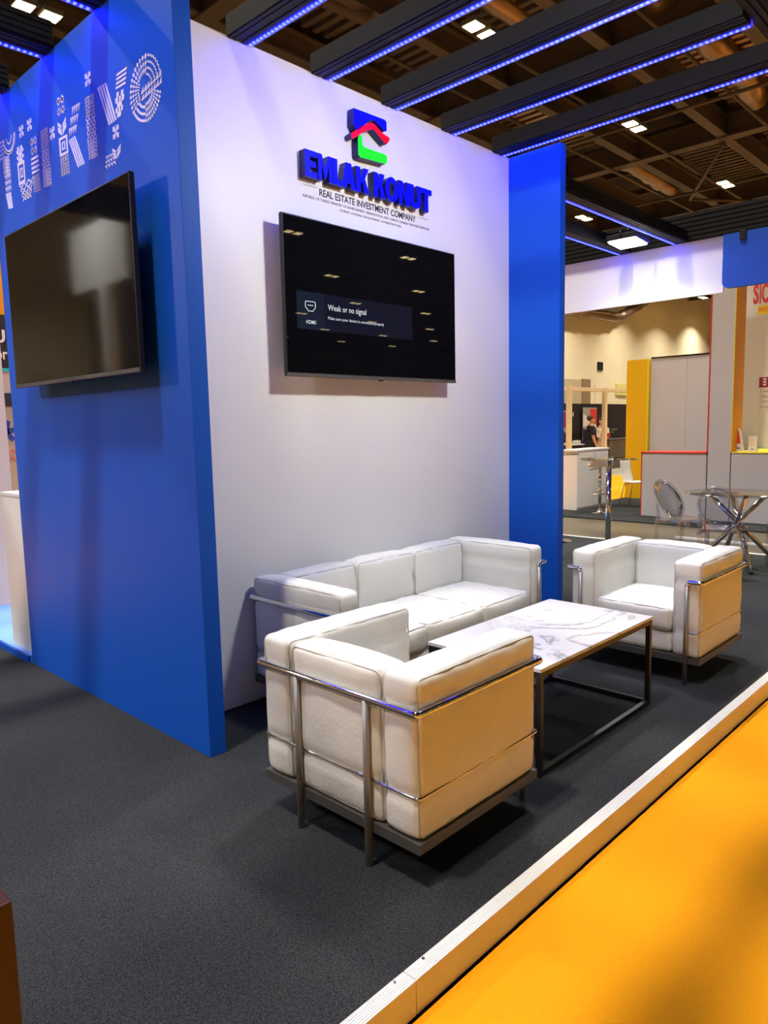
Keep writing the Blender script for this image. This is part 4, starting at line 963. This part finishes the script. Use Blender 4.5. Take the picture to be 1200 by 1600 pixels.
def person(loc, rz, label, top, bottom, hairm, hands, long_hair=False, sc=1.0, sleeve='short', female=False):
    """standing figure, local front toward +x, 1.75 m tall; hands = (left hand point, right hand point)"""
    t = thing('person', label, 'person', loc, rz, 'people'); t.scale = (sc, sc, sc)
    sh = .175 if female else .20
    V = [(0, 0, .95), (.01, 0, 1.12), (0, 0, 1.30), (-.01, 0, 1.42), (.01, 0, 1.50), (.025, 0, 1.58), (.03, 0, 1.67)]
    E = [(0, 1), (1, 2), (2, 3), (3, 4), (4, 5), (5, 6)]; R = [(.13, .15), (.115, .14), (.12, .15), (.09, .11), .055, (.085, .072), (.088, .072)]
    for s, hnd in zip((1, -1), hands):
        i = len(V); hd = Vector(hnd); shp = Vector((-.01, s*sh, 1.40)); mid = shp.lerp(hd, .5); d = hd-shp
        bend = max(0, .58-d.length)*.9+.02; el = mid+Vector((-.35, s*.25, -1)).normalized()*bend
        V += [tuple(shp), tuple(el), tuple(el.lerp(hd, .85)), tuple(hd)]; E += [(3, i), (i, i+1), (i+1, i+2), (i+2, i+3)]; R += [.055, .042, .028, (.036, .022)]
        for f in range(5):                                            # thumb and four fingers
            j = len(V); dd = (hd-el).normalized(); side = dd.cross(Vector((0, 0, 1))).normalized()
            off = side*((f-2)*.016); ln = (.045, .07, .075, .07, .055)[f]; b = hd+off+dd*.015; 
            V += [tuple(b+dd*ln*.55+Vector((0, 0, -.006))), tuple(b+dd*ln+Vector((0, 0, -.02)))]; E += [(i+3, j), (j, j+1)]; R += [.009, .007]
    for s in (1, -1):
        i = len(V); V += [(0, s*.09, .86), (.02, s*.10, .50), (-.01, s*.10, .09), (.12, s*.115, .035)]; E += [(0, i), (i, i+1), (i+1, i+2), (i+2, i+3)]; R += [.085, .058, .042, (.04, .03)]
    body = skin_verts('body', V, E, R, M['skin'], t)
    # face: nose, ears
    bm = bmesh.new()
    for c, r in (((.115, 0, 1.60), (.02, .014, .025)), ((.02, .078, 1.615), (.018, .01, .03)), ((.02, -.078, 1.615), (.018, .01, .03)), ((.10, 0, 1.560), (.012, .026, .007))):
        bmesh.ops.create_icosphere(bm, subdivisions=2, radius=1, matrix=Matrix.Translation(c) @ Matrix.Diagonal((*r, 1)))
    obj('face', bm, M['skin'], t, smooth=True)
    hair(t, (-.028, 0, 1.678), (.092, .084, .086), hairm)
    if long_hair: skin_verts('hair', [(-.03, 0, 1.70), (-.075, 0, 1.6), (-.095, 0, 1.45), (-.10, 0, 1.32)], [(0, 1), (1, 2), (2, 3)], [(.07, .08), (.06, .085), (.05, .08), (.03, .06)], hairm, t)
    # shirt or jacket
    V2 = V[:4]+[(0, 0, .85)]; E2 = [(0, 1), (1, 2), (2, 3), (0, 4)]; R2 = [(.165, .185), (.14, .165), (.145, .175), (.115, .13), (.165, .185)]
    i0 = 7
    for s, hnd in zip((1, -1), hands):
        a = V[i0]; b = Vector(V[i0+1]); c_ = Vector(V[i0+2]); j = len(V2)
        if sleeve == 'short': V2 += [a, tuple(Vector(a).lerp(b, .75))]; R2 += [.075, .064]; E2 += [(3, j), (j, j+1)]
        else: V2 += [a, tuple(b), tuple(c_)]; R2 += [.075, .06, .045]; E2 += [(3, j), (j, j+1), (j+1, j+2)]
        i0 += 4+10
    skin_verts('shirt' if sleeve == 'short' else 'jacket', V2, E2, R2, top, t)
    V3 = [(0, 0, .96)]; E3 = []; R3 = [(.145, .17)]
    for s in (1, -1): j = len(V3); V3 += [(0, s*.09, .84), (.02, s*.10, .50), (-.01, s*.10, .11)]; E3 += [(0, j), (j, j+1), (j+1, j+2)]; R3 += [.10, .075, .062]
    skin_verts('trousers', V3, E3, R3, bottom, t)
    bm = bmesh.new()
    for s in (1, -1): add_box(bm, -.07, .19, s*.11-.045, s*.11+.045, 0, .075, .02); 
    for s in (1,): pass
    bm.free()
    for s in (1, -1): obj('shoe', bx(-.07, .19, s*.11-.045, s*.11+.045, 0, .08, .02), M['black'], t)
    return t
person((18.95, 10.05, -.10), -.95, 'man in black short-sleeved polo with a badge, standing and talking', M['shirtblack'], M['trousers'], M['hairbrown'], ((.22, .20, .98), (.14, -.24, .86)))
person((20.95, 10.75, -.10), -2.5, 'person in cream jacket and dark trousers holding a box, facing the man', M['creamcloth'], M['trousers'], M['hairbrown'], ((.33, .10, 1.12), (.33, -.10, 1.12)), sc=.97, sleeve='long', female=True)
person((17.50, 10.42, -.10), .6, 'person with long dark hair in a cream coat half behind the blue fin', M['creamcloth'], M['trousers'], M['hairbrown'], ((.2, .2, .9), (.2, -.2, .9)), long_hair=True, sc=.96, sleeve='long', female=True)
tag(box('leaflet_box', 20.50, 20.74, 10.36, 10.54, 1.00, 1.12, M['maroon']), 'maroon and white leaflet box held by the person in cream jacket', 'box')
tag(box('name_badge', 19.10, 19.17, 9.88, 9.90, 1.06, 1.17, M['white2']), 'white name badge on the front of the black polo', 'badge')

# ================================================================ left of the blue wall
struct(box('floor_blue_plinth', 1.731, 7.0, 4.915, 6.75, 0.0, .045, M['bluefloor']))
struct(box('trim_9', 1.712, 1.731, 4.915, 6.75, 0.0, .045, M['blue']))
lc = thing('demo_cabinet', 'white cabinet standing on the light blue plinth left of the blue wall', 'cabinet', (1.76, 4.915, .045))
obj('cabinet_body', bx(0, .5, .005, .385, 0, 1.04, .002), M['white2'], lc); obj('cabinet_top', bx(-.004, .51, .002, .39, 1.04, 1.062, .002), M['white'], lc)
pk = box('peach_panel', 1.78, 2.275, 6.58, 6.64, .045, 2.62, M['peach']); tag(pk, 'pale peach upright panel at the left edge behind the white cabinet', 'panel')
bn = thing('far_booth_wall', 'booth wall with a dark header and pale lower part seen past the blue wall', 'partition', (3.6, 10.2, -.10))
obj('lower_panel', bx(-1.3, 1.6, 0, .05, 0, 2.05), M['greycloth'], bn); obj('middle_band', bx(-1.3, 1.6, -.02, .0, 1.95, 2.12), M['print'], bn); obj('grey_panel', bx(-1.3, 1.6, 0, .05, 2.12, 2.40), M['greyp'], bn)
obj('header', bx(-1.3, 1.6, -.02, .05, 2.42, 3.12), M['print'], bn); obj('underline', bx(-1.3, .4, -.026, -.02, 2.40, 2.44), M['cyan'], bn); obj('top_panel', bx(-1.3, 1.6, 0, .05, 3.12, 3.9), M['yellow2'], bn)
obj('text_line', text_mesh('UI', .17, lambda u, v, w_: Vector((u-.16, -.021-w_, 2.76+v)), .003, .03, .20), M['whiteprint'], bn)
obj('text_line', text_mesh('or', .10, lambda u, v, w_: Vector((u-.15, -.021-w_, 2.55+v)), .003, .015, .15), M['whiteprint'], bn)
bm = bmesh.new()
for a in range(6):
    A2 = a*PI/3+.2; c, s = math.cos(A2), math.sin(A2); add_prism(bm, [(.15*c-.03*s, .15*s+.03*c), (.15*c+.03*s, .15*s-.03*c), (.02*c+.04*s, .02*s-.04*c), (.02*c-.04*s, .02*s+.04*c)], .004, lambda u, v, q: Vector((u-.10, -.002-q, v+1.62)))
obj('star_logo', bm, M['logoblue'], bn)
bm = bmesh.new(); add_tube(bm, [(-.14+.02*k, -.006, 1.36+.035*math.sin(k*1.4)) for k in range(9)], .006, 6); add_tube(bm, [(-.11+.02*k, -.006, 1.27+.03*math.cos(k*1.7)) for k in range(7)], .006, 6); obj('script_line', bm, M['redprint'], bn)
# dark reddish post at the bottom left corner
rp = tag(obj('table_edge_post', bx(-.03, .03, -.04, .04, 0, .62, .004), M['brownwood'], loc=(.398, 1.45, 0)), 'dark red-brown wooden post at the bottom left edge', 'post')
# white fascia and dark stand mirrored in the blank television
mf = thing('side_fascia', 'white fascia beam of the stand across the rear aisle, left of view', 'fascia board', (-2.0, 10.85, -.10))
obj('board', bx(-.03, .03, -.9, .9, 3.75, 4.7, .01), M['white'], mf); obj('post', bx(-.08, .08, -.9, -.74, 0, 3.75), M['steel'], mf); obj('post', bx(-.08, .08, -.3, -.1, 0, 3.75), M['white2'], mf)
tw = box('timber_wall', -6.2, -6.0, 6.0, 20.0, -.10, 5.0, mat('tan_panel', (.34, .24, .13), .6)); tag(tw, 'tan side wall of a stand on the far left', 'partition')
fl = floodlight((-1.0, 10.8, 4.95), 0, PI/2, 'unseen white floodlight added to brighten the mirrored white fascia', 30); fl.rotation_euler = (0, math.radians(30), 0)  # out of view, put here only to brighten the side fascia's reflection
bm = bmesh.new(); add_tube(bm, [(0, 0, .2), (-.72, 0, .35)], .012, 6); obj('support_arm', bm, M['black'], fl)
